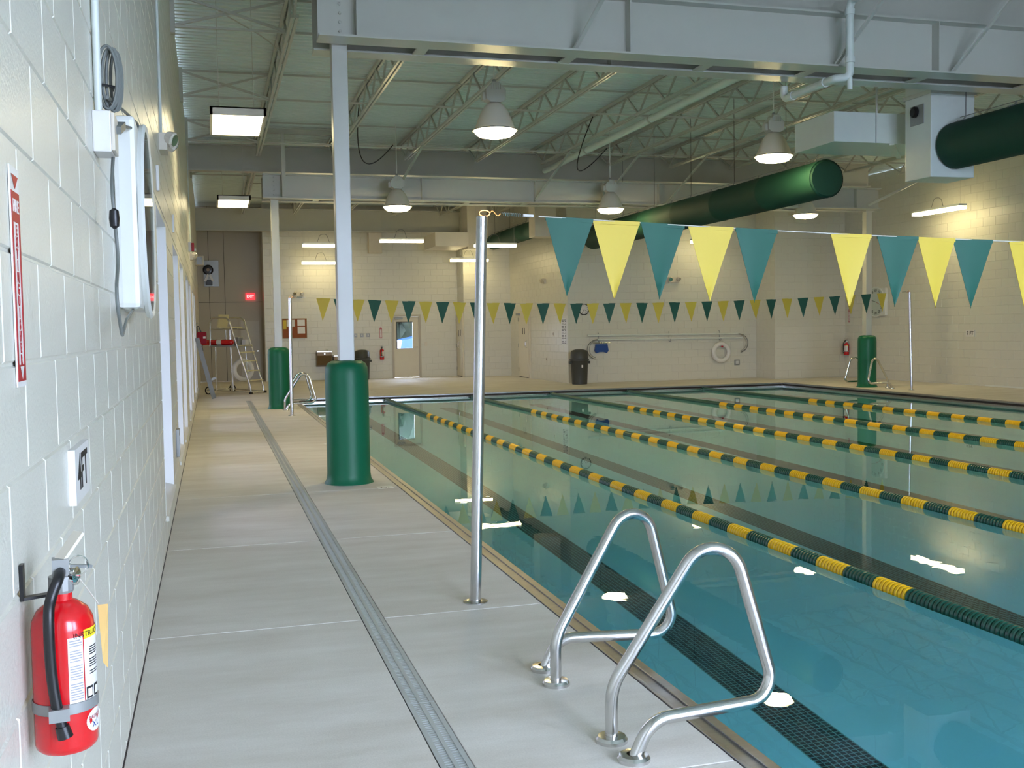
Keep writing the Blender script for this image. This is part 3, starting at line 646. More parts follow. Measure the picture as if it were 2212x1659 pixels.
def pennant_mesh(m, w, h, seed):
    rnd = random.Random(seed); mb = MB(); n = 8; vs = []; ph = rnd.uniform(0, 6); amp = rnd.uniform(.006, .014); tipx = rnd.uniform(-.008, .008)
    for side in (0, 1):
        for r in range(n+1):
            v = r/n; hw = w/2*(1-v)+.003
            for c in range(5):
                u = c/4*2-1
                yy = amp*math.sin(1.6*u+ph+1.2*v)*(.35+.25*v)+(.0012 if side else -.0012)
                vs.append((u*hw+tipx*v*v, yy, -v*h))
    fs = []; k = (n+1)*5
    for side in (0, 1):
        for r in range(n):
            for c in range(4):
                a = side*k+r*5+c; q = (a, a+1, a+6, a+5); fs.append(q if side else q[::-1])
    for r in range(n): fs += [(r*5, r*5+5, k+r*5+5, k+r*5), (r*5+4, k+r*5+4, k+r*5+9, r*5+9)]
    for c in range(4): fs += [(c, k+c, k+c+1, c+1), (n*5+c, n*5+c+1, k+n*5+c+1, k+n*5+c)]
    mb.add(vs, fs)
    mb.box(-w/2, w/2, -.004, .004, -.018, .004)
    return mb.mesh('pennant', m, True)
PGM = [pennant_mesh(FLAGG, .275, .43, i) for i in range(4)]; PYM = [pennant_mesh(FLAGY, .275, .43, 20+i) for i in range(4)]
FGM = [pennant_mesh(FLAGG, .25, .40, 40+i) for i in range(4)]; FYM = [pennant_mesh(FLAGY, .25, .40, 60+i) for i in range(4)]
def pennant_line(label, x0, x1, y0, y1, z0, z1, sag, xs, gm_, ym_):
    t = thing('pennant_line', label, 'pennants', (x0, y0, z0))
    def pt(x): u = (x-x0)/(x1-x0); return Vector((x, y0+(y1-y0)*u, z0+(z1-z0)*u-4*sag*u*(1-u)))
    L = [pt(x0+.3+(x1-x0-.6)*k/60) for k in range(61)]
    MB().tube(L, .0035, 6).build('line', ROPE, t, True)
    for s, a, b in ((1, pt(x0), L[0]), (-1, pt(x1), L[-1])):
        d = (b-a).normalized(); c = a+d*.02
        MB().tube([c+d*(.06*(k/12))+Vector((0, .0, .012*math.sin(k*math.pi/6))) for k in range(13)]+[c+d*(.06*(1-k/12))-Vector((0, 0, .012*math.sin(k*math.pi/6))) for k in range(13)], .004, 6).build('snap_hook', BRASS, t, True)
        hx = [a+d*(.09+.12*k/60)+(Vector((0,1,0))*math.cos(k*1.05)+Z_*math.sin(k*1.05))*.009 for k in range(61)]
        MB().tube(hx, .0022, 5).build('tension_spring', STAIN, t, True)
        MB().tube([a+d*.21, a+d*.27], .008, 8).build('ferrule', SIGNW, t, True)
    for k, (x, c) in enumerate(xs):
        p = pt(x); o = inst('pennant', (gm_ if c == 'g' else ym_)[k % 4], t, p-Vector((x0, y0, z0)), (0, math.atan2(-(pt(x+.05).z-p.z), .05), random.uniform(-.12, .12)))
nx = [(1.94,'g'),(2.22,'y'),(2.505,'g'),(2.81,'y'),(3.105,'g'),(3.745,'y'),(4.075,'g'),(4.355,'y'),(4.625,'g'),(5.04,'y')]
x = 5.34; c = 'g'
while x < 14.3: nx.append((x, c)); c = 'y' if c == 'g' else 'g'; x += .31
pennant_line('green and yellow pennant line with one wide gap between its flags', 1.46, 14.8, 5.55, 5.6, 2.135, 2.14, .17, nx, PGM, PYM)
fx = []; c = 'y'
pxs = [698+37*k-(.045*k*k) for k in range(38)]
for q in pxs:
    u = (q-634)/(1963-634); X = at(q, 650, 1, 19.4+.5*u).x
    if X < 14.5: fx.append((X, c)); c = 'y' if c == 'g' else 'g'
pennant_line('evenly spaced green and yellow pennant line crossing before the rescue poles', 1.41, 14.89, 19.35, 19.9, 2.15, 2.19, .185, fx, FGM, FYM)
# ================================================================== GRAB RAILS
def rail(yB, yA, label, mx=None, dy=0):
    base = [(1.355, 0), (1.355, .20), (1.772, .845), (1.965, .13), (1.43, .135), (1.365, 0)]
    pts = []
    for k, (X, z) in enumerate(base):
        u = [0, 0, .35, .6, 1, 1][k]; pts.append(((X if mx is None else mx-X), yB+(yA-yB)*u, z))
    path = fillet(pts, [.22, .11, .09, .12], 12)
    t = thing('grab_rail', label, 'grab rail', pts[0], 'stainless grab rails')
    MB().tube(path, .0235, 16).build('rail_tube', STAIN, t, True)
    for q in (pts[0], pts[-1]): MB().lathe([(.058, 0), (.058, .012), (.05, .022), (.03, .024), (.0245, .024)], (q[0], q[1], 0), n=28, cap=False).build('escutcheon', STAIN, t, True)
rail(3.49, 3.31, 'stainless grab rail by the lone column flag pole, the one away from the pole')
rail(4.13, 4.33, 'stainless grab rail by the lone column flag pole, the one closer to the pole')
rail(20.88, 20.70, 'stainless grab rail by the lifeguard chair column, on the flag pole side')
rail(21.5, 21.68, 'stainless grab rail by the lifeguard chair column, away from the flag pole')
rail(20.75, 20.57, 'stainless grab rail below the large numbered clock, on the flag pole side', 16.3)
rail(21.45, 21.63, 'stainless grab rail below the large numbered clock, away from the flag pole', 16.3)
# ================================================================== FIRE EXTINGUISHERS
def extinguisher(ax_, z0, n, label, k=1.0, detail=True):
    n = Vector(n); axp = Vector((ax_[0], ax_[1], z0)); cam_d = Vector((-ax_[0], -ax_[1], 0)).normalized() if detail else n
    rg = Vector((-cam_d.y, cam_d.x, 0))                    # to the right as seen from the front
    t = thing('fire_extinguisher', label, 'extinguisher', axp, 'fire extinguishers'); r = .054*k
    def P(th, z, rr=r): return axp+(cam_d*math.cos(th)+rg*math.sin(th))*rr+Z_*z
    MB().lathe([(r*.86, 0), (r*.97, .006), (r, .014), (r, .222*k), (r*.96, .238*k), (r*.8, .255*k), (r*.5, .268*k), (r*.34, .272*k), (r*.34, .295*k)], axp, n=32).build('cylinder', RED, t, True)
    v = MB().lathe([(.02*k, .285*k), (.022*k, .29*k), (.022*k, .315*k), (.016*k, .318*k)], axp, n=14); c = axp+Z_*.325*k
    v.obox(c, cam_d, rg, Z_, .016*k, .014*k, .022*k); vo = v.build('valve', GREYM, t)
    d = (rg*.8+cam_d*-.6).normalized() if detail else rg
    hb = MB(); hb.bar(c+Z_*.02*k, c+Z_*.062*k+d*.042*k, .026*k, .006*k); hb.build('lever', BEIGE, t); MB().bar(c+Z_*.008*k, c+d*.06*k-Z_*.004*k, .022*k, .005*k).build('carry_handle', GREYM, t)
    MB().lathe([(.017*k, 0), (.017*k, .012), (.012*k, .014)], c+rg*.016*k-Z_*.012*k, cam_d*.5+rg, 14).build('gauge', CHROME, t, True)
    MB().tube([c+rg*(.03*k+.016*k*math.cos(a))+cam_d*.012*k+Z_*(.008*k+.018*k*math.sin(a)) for a in [j*math.pi/8 for j in range(16)]], .0018, 5, closed=True).build('pull_ring', CHROME, t, True)
    th = -.34; rr = r+.013*k
    hp = [c+cam_d*.012*k-Z_*.0, P(th*.4, .315*k, r*.75), P(th, .285*k, r*.98), P(th, .25*k, rr), P(th*.95, .16*k, rr), P(th*.6, .09*k, rr), P(th*.1, .04*k, rr)]
    q = [hp[0]]
    for i in range(len(hp)-1):
        p0, p1, p2, p3 = hp[max(i-1,0)], hp[i], hp[i+1], hp[min(i+2,len(hp)-1)]
        for j in range(1, 7):
            u = j/6; q.append(.5*((2*p1)+(-p0+p2)*u+(2*p0-5*p1+4*p2-p3)*u*u+(-p0+3*p1-3*p2+p3)*u**3))
    ho = MB().tube(q, .0095*k, 10).build('hose', BLACK, t, True)
    MB().tube([q[-4], q[-1]], [.012*k, .0135*k], 12).build('nozzle', BLACK, ho, True)
    MB().lathe([(r+.001, .074*k), (r+.0025, .075*k), (r+.0025, .093*k), (r+.001, .094*k)], axp, n=32, cap=False).build('strap_band', GREYM, t, True)
    MB().obox(P(th*.5, .083*k, r+.012*k), rg, cam_d, Z_, .017*k, .014*k, .011*k).build('hose_clip', GREYM, t)
    def patch(nm, m, a0, a1, z1, z2, off=.0008):
        b = MB(); N_ = 8; vs = [P(a0+(a1-a0)*i/N_, z, r+off) for z in (z1, z2) for i in range(N_+1)]
        b.add(vs, [(i, i+1, N_+2+i, N_+1+i) for i in range(N_)]); return b
    lb = patch('l', SIGNW, .12, .62, .09*k, .212*k).build('label_panel', SIGNW, t)
    lb2 = patch('l', SIGNW, .66, 1.65, .09*k, .205*k).build('label_panel', SIGNW, t); patch('l', YELLOWL, .66, 1.65, .205*k, .222*k).build('label_header', YELLOWL, t)
    br = MB(); w0 = axp-n*(abs((axp-Vector((WL, axp.y, 0))).dot(n)) if detail else .075)
    if detail:
        w = Vector((WL+.004, ax_[1]-.02, 0)); br.bar(w+Z_*(z0+.345), w+Z_*(z0+.28), .02, .006, (1,0,0)); br.bar(w+Z_*(z0+.283), c-Z_*.04, .018, .005)
        br.build('wall_hook', BLACK, t)
        tx = MB(); e = MB()
        for kx in range(26): patch_l = None
        for kz in range(24):
            z = .206-kz*.0046
            if kz in (3, 9, 16): continue
            tx.add([P(a, zz, r+.0012) for zz in (z-.0010, z+.0010) for a in (.17, .25, .34, .43, .52, .58 if kz % 4 else .45)], [(i, i+1, 7+i, 6+i) for i in range(5)])
        tx.build('label_print', INKGREY, t)
        for kz in range(16):
            z = .192-kz*.0044
            if kz % 5 == 0 or kz > 12: continue
            e.add([P(a, zz, r+.0012) for zz in (z-.0010, z+.0010) for a in (.86, .98, 1.1, 1.22, 1.35)], [(i, i+1, 6+i, 5+i) for i in range(4)])
        e.build('label_print', INK, t)
        for a0 in (.70, 1.06): patch('i', INK, a0, a0+.3, .095, .117, .0012).build('label_pictogram', INK, t); patch('i', SIGNW, a0+.05, a0+.25, .099, .113, .0016).build('label_pictogram', SIGNW, t)
        def wrap(s, size, m, a, z, nm):
            o = text(s, size, m, t, nm, (0,0,0), X_, Y_, .0); me = o.data; pl = world_loc(t)
            for vv in me.vertices: p = vv.co+pl; vv.co = P(a+p.x/r, z+p.y, r+.0016)-pl
        wrap('INSTRUCTIONS', .0135, INK, 1.18, .2135, 'label_lettering')
        ov = MB(); N_ = 24; ov.add([P(1.1, .052, r+.001)]+[P(1.1+.45*math.cos(2*math.pi*j/N_), .052+.021*math.sin(2*math.pi*j/N_), r+.001) for j in range(N_)], [(0, 1+j, 1+(j+1) % N_) for j in range(N_)])
        ov.build('maker_oval', SIGNW, t); wrap('BADGER', .010, SIGNRED, 1.1, .058, 'maker_lettering'); wrap('X', .016, BLUEINK, 1.0, .044, 'maker_lettering'); wrap('L', .016, BLUEINK, 1.2, .044, 'maker_lettering')
        tg = MB(); o = P(1.5, .255, r+.006); tg.add([o, o+rg*.018+n*.0, P(1.9, .245, r+.02), P(1.75, .13, r+.022), P(1.62, .145, r+.012)], [(0, 1, 2, 3, 4)]); tg.build('inspection_tag', TAG, t)
        MB().tube([c+rg*.02, P(1.6, .255, r+.008)], .001, 4).build('tag_string', ROPE, t)
    else:
        br.obox(axp-n*(r+.006)+Z_*.17, Vector((-n.y, n.x, 0)), n, Z_, .02, .010, .12); br.build('wall_hook', BLACK, t)
        MB().obox(P(-.3, .19, r+.004), rg, cam_d, Z_, .028, .002, .045).build('inspection_tag', TAG, t)
extinguisher((-.275, 2.035), .752, (1,0,0), 'large red fire extinguisher with black hose hanging below the 4 FT sign')
extinguisher((5.25, FA-.075), .60, (0,-1,0), 'small red fire extinguisher with tag hanging between fountains and glazed door', 1.25, False)
extinguisher((WR-.075, 25.72), .62, (-1,0,0), 'red fire extinguisher hanging in the corner by the large numbered clock', 1.25, False)
def ext_sign(o, ax, n, label, s=1.0):
    o, ax, n = Vector(o), Vector(ax), Vector(n); t = thing('extinguisher_sign', label, 'sign', o, 'fire extinguisher signs')
    def pl(nm, m, a, b, c, d, e, f): q = MB(); q.obox(o+ax*((a+b)/2)*s+Z_*((c+d)/2)*s+n*((e+f)/2), ax, Z_, n, (b-a)/2*s, (d-c)/2*s, (f-e)/2); return q.build(nm, m, t)
    pl('plate', SIGNW, -.044, .044, -.2, .2, 0, .003); pl('border', SIGNRED, -.040, -.027, -.16, .1, .003, .0038); pl('border', SIGNRED, .027, .040, -.16, .1, .003, .0038); pl('foot_band', SIGNRED, -.040, .040, -.19, -.16, .003, .0038); pl('head_band', SIGNRED, -.040, .040, .10, .155, .003, .0038)
    MB().add([o+ax*(-.034*s)+Z_*.185*s+n*.0038, o+ax*(.034*s)+Z_*.185*s+n*.0038, o+Z_*.160*s+n*.0038], [(0, 1, 2)]).build('arrow', SIGNRED, t)
    MB().add([o+ax*(-.02*s)+Z_*-.163*s+n*.0042, o+ax*(.02*s)+Z_*-.163*s+n*.0042, o+Z_*-.187*s+n*.0042], [(0, 1, 2)]).build('arrow', SIGNW, t)
    text('FIRE', .034*s, SIGNW, t, 'lettering', o+Z_*.128*s+n*.0042, ax, Z_, .0004)
    for i, ch in enumerate('EXTINGUISHER'): text(ch, .026*s, SIGNRED, t, 'lettering', o+Z_*(.085-i*.0215)*s+n*.0036, ax, Z_, .0004, bold=.0008)
ext_sign((WL+.001, 2.10, 1.61), Y_, X_, 'tall narrow red and white extinguisher sign beside the white outlet box', 1.0)
ext_sign((5.24, FA-.002, 1.47), X_, -Y_, 'small red and white extinguisher sign beside the glazed door', .98)
ext_sign((WR-.002, 25.7, 1.73), -Y_, -X_, 'small red and white extinguisher sign in the corner by the large numbered clock', 1.0)
def depth_sign(o, ax, n, s, w, h, label, size):
    o, ax, n = Vector(o), Vector(ax), Vector(n); t = thing('depth_sign', label, 'sign', o, 'depth marker signs')
    MB().obox(o+n*.008, ax, Z_, n, w/2, h/2, .008).build('plate', SIGNW, t); text(s, size, INK, t, 'lettering', o+n*.0165, ax, Z_, .0006, bold=.002)
depth_sign((WL, 2.855, 1.158), Y_, X_, '4FT', .29, .135, 'white depth sign reading 4 FT above the large fire extinguisher', .125)
depth_sign((WR, 20.8, 1.225), -Y_, -X_, '7 FT', .30, .16, 'white depth sign reading 7 FT on the painted block wall', .125)
for (x, y, s, lab) in ((1.57, 9.98, '4FT', 'white depth marker tile in the deck beside the lone column pad'), (1.5, 14.2, '4FT', 'white depth marker tile in the deck midway between the two columns'), (1.52, 19.9, '5FT', 'white depth marker tile in the deck by the lifeguard chair column')):
    t = thing('deck_tile', lab, 'marker tile', (x, y, 0), 'depth marker tiles in the deck'); MB().box(x-.075, x+.075, y-.075, y+.075, 0, .0015).build('tile_face', SIGNW, t); text(s, .07, INK, t, 'lettering', (x, y, .0017), -X_, -Y_, .0002)
# ================================================================== CLOCKS, POWER BOX, EMERGENCY LIGHTS
def pace_clock(yc, zc, x, n, label):
    n = Vector((n, 0, 0)); ax = Y_ if n.x > 0 else -Y_; o = Vector((x, yc, zc)); t = thing('pace_clock', label, 'clock', o, 'large pace clocks')
    b = MB(); b.box(min(x, x+n.x*.085), max(x, x+n.x*.085), yc-.40, yc+.40, zc-.37, zc+.37, .02); b.build('housing', WHITE, t)
    MB().lathe([(.385, .08), (.40, .085), (.405, .10), (.395, .11), (.375, .105), (.37, .092)], o, n, 48, cap=False).build('bezel', WHITE, t, True)
    MB().lathe([(.374, .0), (.374, .094)], o, n, 48).build('dial', SIGNW, t)
    for k in range(12):
        a = math.pi/2-k*math.pi/6; p = o+ax*(.30*math.cos(a))+Z_*(.30*math.sin(a))+n*.0945
        text(['60','5','10','15','20','25','30','35','40','45','50','55'][k], .10, INK, t, 'numeral', p, ax, Z_, .0005, bold=.002)
    for a, L in ((2.9, .22), (-.35, .30)): MB().bar(o+n*.098, o+n*.098+(ax*math.cos(a)+Z_*math.sin(a))*L, .012, .004, n).build('hand', SIGNRED if L > .25 else INK, t)
    MB().lathe([(.372, .103), (.372, .106)], o, n, 48).build('cover', GLASS, t)
pace_clock(4.70, 1.975, WL, 1, 'large white pace clock sticking out beside the outlet box')
pace_clock(24.35, 2.07, WR, -1, 'large white pace clock with numerals on the 7 FT sign wall')
t = thing('power_box', 'grey white outlet box with conduit beside the pace clock', 'outlet', (WL, 3.65, 2.1))
MB().box(WL, WL+.055, 3.58, 3.72, 2.085, 2.215, .004).build('box_body', SIGNW, t); MB().box(WL+.055, WL+.066, 3.585, 3.715, 2.09, 2.21, .003).build('cover_plate', BEIGE, t)
MB().tube([(WL+.014, 3.65, 2.21), (WL+.014, 3.65, CEIL-.01)], .012, 10).build('conduit', PIPEW, t, True)
cb = thing('cable_bundle', 'coiled grey power cable tied to the conduit above the outlet box', 'cable', (WL+.04, 3.72, 2.25))
for k in range(4):
    y0 = 3.70+k*.016; lp = [(WL+.052+.008*(k-1.5)+(.03-.004*k)*math.sin(a), y0+.01*math.cos(a), 2.345+(.105-.006*(k % 2))*math.cos(a)) for a in [j*math.pi/12 for j in range(24)]]
    MB().tube(lp, .0055, 7, closed=True).build('loop', RUBBER, cb, True)
MB().tube([(WL+.01, 3.69, 2.32), (WL+.06, 3.72, 2.32), (WL+.05, 3.78, 2.32)], .004, 5).build('tie', BLACK, cb)
qa = [at(232, 210, 0, WL+.045), at(268, 240, 0, WL+.05), at(298, 268, 0, WL+.06), at(299, 281, 0, WL+.065), at(278, 275, 0, WL+.07), at(262, 271, 0, WL+.07)]
MB().tube(fillet(qa, [.08, .06, .03, .05]), .006, 7).build('lead', RUBBER, cb, True); MB().bar(qa[-1], Vector((WL+.066, 3.65, 2.165)), .028, .024).build('plug', RUBBER, cb)
t = thing('clock_cord', 'hanging grey cord with black switch below the outlet box', 'cord', (WL+.05, 3.7, 2.08))
qb = [Vector((WL+.05, 3.69, 2.085)), at(241, 400, 0, WL+.055), at(247, 470, 0, WL+.06), at(256, 560, 0, WL+.065), at(250, 640, 0, WL+.07), at(264, 726, 0, WL+.075), at(274, 690, 0, WL+.075), Vector((WL+.05, 4.36, 1.60))]
MB().tube(fillet(qb, [.3, .3, .2, .2, .03, .05]), .0055, 8).build('cord_run', RUBBER, t, True); sw = at(247, 472, 0, WL+.062); MB().lathe([(.004, -.032), (.014, -.024), (.016, 0), (.014, .024), (.004, .032)], sw, Z_, 14).build('inline_switch', BLACK, t, True)
def emergency_light(o, ax, n, label, s=1.0, conduit=False):
    o, ax, n = Vector(o), Vector(ax), Vector(n); t = thing('emergency_light', label, 'light', o, 'twin head emergency lights')
    MB().obox(o+n*.03*s, ax, Z_, n, .14*s, .065*s, .03*s).build('battery_case', BEIGE, t)
    for sd in (-1, 1):
        c = o+ax*(.11*sd*s)+n*.09*s+Z_*.02*s; d = (n*.8+ax*(.35*sd)-Z_*.35).normalized()
        h = MB().lathe([(.03*s, -.05*s), (.055*s, -.035*s), (.062*s, .02*s), (.05*s, .03*s)], c, d, 8).build('lamp_head', BEIGE, t)
        MB().lathe([(.048*s, .03*s), (.046*s, .034*s)], c, d, 16).build('lamp_glass', CHROME, h)
    if conduit: MB().tube([o+n*.012+Z_*.06, Vector((o.x+n.x*.012, o.y, CEIL-.01))], .011, 8).build('conduit', PIPEW, t, True)
emergency_light((WL, 8.75, 3.0), Y_, X_, 'beige twin head emergency light above the window beside the pace clock', 1.0, True)
emergency_light((WL, 21.2, 3.0), Y_, X_, 'beige twin head emergency light beside the red alarm strobe', 1.0, True)
emergency_light((2.68, FA, 2.71), X_, -Y_, 'beige twin head emergency light above the cork bulletin board')
emergency_light((XR2, 28.95, 2.87), -Y_, -X_, 'beige twin head emergency light on the wall with the printed notice')
emergency_light((12.46, FC, 2.8), X_, -Y_, 'beige twin head emergency light above the long poles', 1.1)
t = thing('horn_strobe', 'small red alarm strobe on white box above the window wall', 'alarm', (WL, 19.95, 3.08)); MB().box(WL, WL+.05, 19.88, 20.02, 3.0, 3.17, .004).build('back_box', SIGNW, t); MB().box(WL+.05, WL+.10, 19.89, 20.01, 3.01, 3.16, .01).build('alarm_body', SIGNRED, t); MB().box(WL+.10, WL+.13, 19.93, 19.97, 3.02, 3.06, .005).build('strobe_lens', SIGNW, t)
for y, z, lab in ((7.95, 2.62, 'thin white sensor strip above the window beside the pace clock'), (11.15, 2.62, 'thin white sensor strip above the window past the small switch box')):
    t = thing('window_sensor', lab, 'sensor', (WL, y, z)); MB().box(WL, WL+.02, y-.03, y+.03, z-.09, z+.09, .004).build('sensor_body', SIGNW, t)
t = thing('wall_heater_switch', 'small grey switch box low between two tall windows', 'switch', (WL, 10.3, .5)); MB().box(WL, WL+.03, 10.2, 10.36, .36, .62, .006).build('switch_body', GREYM, t); MB().box(WL+.03, WL+.034, 10.24, 10.32, .42, .56).build('switch_face', SIGNW, t)
# ================================================================== FAR WALLS
t = thing('bulletin_board', 'cork bulletin board with pinned papers on the cream wall of the glazed door', 'board', (2.53, FA, 1.64)); y = FA
MB().box(2.17, 2.89, y-.02, y, 1.35, 1.93, .004).build('cork_panel', CORK, t)
for a in ((2.15, 2.91, 1.33, 1.355), (2.15, 2.91, 1.925, 1.95), (2.15, 2.175, 1.355, 1.925), (2.885, 2.91, 1.355, 1.925)): MB().box(a[0], a[1], y-.03, y, a[2], a[3]).build('frame_bar', mat('oak_trim', C(150, 112, 70), .5), t)
for a, m in (((2.18, 2.28, 1.62, 1.90), FLAGY), ((2.29, 2.42, 1.70, 1.91), SIGNW), ((2.43, 2.54, 1.70, 1.91), SIGNW), ((2.62, 2.85, 1.72, 1.91), SIGNW), ((2.62, 2.85, 1.48, 1.69), SIGNW)): MB().box(a[0], a[1], y-.024, y-.02, a[2], a[3]).build('pinned_paper', m, t)
for x0, x1, zt, lab in ((3.17, 3.62, .92, 'taller bronze steel drinking fountain on the cream wall of the glazed door'), (3.68, 4.13, .78, 'lower bronze steel drinking fountain beside the taller one')):
    t = thing('drinking_fountain', lab, 'fountain', ((x0+x1)/2, FA, zt-.5), 'wall hung drinking fountains')
    b = MB(); b.prism([(0, 0), (-.28, .06), (-.42, .36), (-.42, .46), (0, .46)], (x0, FA, zt-.5), Y_, Z_, X_, x1-x0); b.build('cabinet', BRONZE, t)
    MB().box(x0-.01, x1+.01, FA-.44, FA, zt-.04, zt, .01).build('basin_rim', STAIN, t); MB().lathe([(.025, 0), (.025, .02), (.018, .03)], ((x0+x1)/2, FA-.425, zt-.09), (0,-1,0), 14).build('push_button', CHROME, t, True)
    MB().tube(fillet([((x0+x1)/2+.12, FA-.12, zt), ((x0+x1)/2+.12, FA-.12, zt+.05), ((x0+x1)/2+.06, FA-.16, zt+.05)], [.02]), .01, 8).build('spout', CHROME, t, True)
for x, lab in ((4.43, 'one of three small wall switches, the one closest to the fountains'), (4.63, 'middle one of three small wall switches above the trash bin'), (4.83, 'one of three small wall switches, the one closest to the extinguisher sign')):
    t = thing('wall_switch', lab, 'switch', (x, FA, 1.39), 'wall switches'); MB().box(x-.055, x+.055, FA-.012, FA, 1.33, 1.45, .004).build('switch_plate', GREYM, t); MB().box(x-.018, x+.018, FA-.022, FA-.012, 1.37, 1.41, .003).build('toggle', SIGNW, t)
t = thing('wall_switch', 'small beige switch plate beside the handle of the glazed door', 'switch', (6.7, FA, 1.08)); MB().box(6.66, 6.74, FA-.012, FA, 1.01, 1.14, .004).build('switch_plate', BEIGE, t); MB().box(6.69, 6.71, FA-.02, FA-.012, 1.05, 1.10).build('toggle', BEIGE, t)
# door with window
d1 = bpy.data.objects.new('door_1', None); COL.objects.link(d1); d1.location = (6.05, FA, 0); struct(d1, 'cream door with a tall window, onto the car park')
fr = MB(); fr.box(5.60, 5.66, FA-.03, FA+.16, 0, 2.03); fr.box(6.48, 6.54, FA-.03, FA+.16, 0, 2.03); fr.box(5.66, 6.48, FA-.03, FA+.16, 1.97, 2.03); fr.build('door_frame', GREYWALL, d1)
lf = MB(); g = (5.77, 6.28, .95, 1.78)
for a in ((5.665, g[0], .01, 1.965), (g[1], 6.475, .01, 1.965), (g[0], g[1], .01, g[2]), (g[0], g[1], g[3], 1.965)): lf.box(a[0], a[1], FA+.02, FA+.065, a[2], a[3])
lf.build('door_leaf', DOORP, d1); MB().box(g[0], g[1], FA+.04, FA+.045, g[2], g[3]).build('pane', GLASS, d1)
MB().box(5.70, 5.95, FA-.05, FA+.02, 1.88, 1.94, .006).build('door_closer', GREYM, d1); MB().tube(fillet([(6.42, FA+.02, .98), (6.42, FA-.045, .98), (6.32, FA-.045, .98)], [.02]), .011, 8).build('lever_handle', CHROME, d1, True)
MB().box(g[0]-.02, g[0], FA+.01, FA+.022, g[2]-.02, g[3]+.02).build('glazing_bead', DARK, d1); MB().box(g[0], g[1], FA+.01, FA+.022, g[3], g[3]+.02).build('glazing_bead', DARK, d1)
def flat_door(name, x, y0, y1, label, plates, handle):
    d = bpy.data.objects.new(name, None); COL.objects.link(d); d.location = (x, (y0+y1)/2, 0); struct(d, label)
    MB().box(x-.05, x, y0-.05, y1+.05, 0, 2.06).build('door_frame', DOORP, d); MB().box(x-.062, x-.05, y0, y1, .012, 2.01, .003).build('door_leaf', DOORP, d)
    for y, z, w, h in plates: MB().box(x-.066, x-.062, y-w/2, y+w/2, z-h/2, z+h/2).build('plaque', INK, d)
    MB().tube(fillet([(x-.062, handle, .93), (x-.12, handle, .95), (x-.12, handle, 1.12), (x-.062, handle, 1.14)], [.03, .03]), .011, 8).build('pull_handle', CHROME, d, True)
    for z in (.25, 1.0, 1.8): MB().box(x-.07, x-.05, y1+.002, y1+.03, z-.06, z+.06).build('hinge', GREYM, d)
    MB().box(x-.064, x-.062, y0+.03, y1-.03, .012, .03).build('threshold_gap', DARK, d)
flat_door('door_2', XR1, 32.68, 33.38, 'cream door with dark plaques on the short return wall', ((32.85, 1.42, .06, .2), (33.12, 1.40, .06, .2)), 32.95)
flat_door('door_3', XR2, 30.45, 31.5, 'cream door with dark plaques on the wall of the printed notice', ((30.85, 1.44, .06, .2), (31.05, 1.44, .06, .2)), 30.6)
MB().box(XR2-.12, XR2-.05, 31.3, 31.6, 1.93, 2.0, .006).build('door_closer', GREYM, bpy.data.objects['door_3'])
d4 = bpy.data.objects.new('door_4', None); COL.objects.link(d4); d4.location = (1.24, YALC, 0); struct(d4, 'grey door in the recess behind the lifeguard chair')
MB().box(.86, 1.56, YALC-.03, YALC, 0, 1.97).build('door_frame', GREYWALL, d4); MB().box(.92, 1.50, YALC-.045, YALC-.03, .012, 1.91, .004).build('door_leaf', mat('pale_grey_paint', C(196, 190, 178), .5), d4); MB().box(1.40, 1.46, YALC-.085, YALC-.045, .93, .96, .006).build('lever_handle', CHROME, d4)
t = thing('exit_sign', 'glowing red exit sign on the grey recessed wall', 'exit sign', (1.25, YALC, 2.68)); MB().box(1.10, 1.39, YALC-.05, YALC, 2.57, 2.79, .01).build('sign_case', EXITM, t); text('EXIT', .11, mat('exit_letter', C(255, 150, 150), .4, emit=((1, .35, .35), 2.0)), t, 'lettering', (1.245, YALC-.052, 2.68), X_, Z_, .001, bold=.003)
t = thing('notice_sheet', 'printed notice sheet on the cream wall beside the domed trash bin', 'notice', (XR2, 27.3, 1.42)); MB().box(XR2-.006, XR2, 27.05, 27.5, 1.06, 1.78).build('sheet', SIGNW, t); ln = MB()
for k in range(16):
    z = 1.73-k*.042; ln.box(XR2-.0075, XR2-.006, 27.28, 27.46, z-.008, z+.008); ln.box(XR2-.0075, XR2-.006, 27.09, 27.24-(.05 if k % 3 else 0), z-.008, z+.008)
ln.build('print', INK, t)
for y, z, lab in ((28.85, .62, 'small wall plate low between the plaque door and the printed notice'), (28.2, 1.35, 'small light switch between the plaque door and the printed notice')):
    t = thing('wall_plate', lab, 'wall plate', (XR2, y, z)); MB().box(XR2-.01, XR2, y-.04, y+.04, z-.06, z+.06, .003).build('plate', BEIGE, t); MB().box(XR2-.014, XR2-.01, y-.012, y+.012, z-.03, z+.03).build('slot', INK, t)
# wall clock
t = thing('wall_clock', 'round black rimmed clock behind the small flags', 'clock', (9.79, FC, 2.01)); o = Vector((9.79, FC, 2.01))
MB().lathe([(.155, 0), (.155, .03), (.145, .04), (.133, .035), (.133, .02)], o, -Y_, 36, cap=False).build('rim', BLACK, t, True); MB().lathe([(.14, 0), (.14, .022)], o, -Y_, 36).build('face', SIGNW, t)
for k in range(12): a = k*math.pi/6; MB().bar(o-Y_*.0225+(X_*math.cos(a)+Z_*math.sin(a))*.1, o-Y_*.0225+(X_*math.cos(a)+Z_*math.sin(a))*.122, .01, .002, Y_).build('hour_mark', INK, t)
for a, L in ((-.6, .07), (-2.0, .1)): MB().bar(o-Y_*.025, o-Y_*.025+(X_*math.cos(a)+Z_*math.sin(a))*L, .008, .002, Y_).build('hand', INK, t)
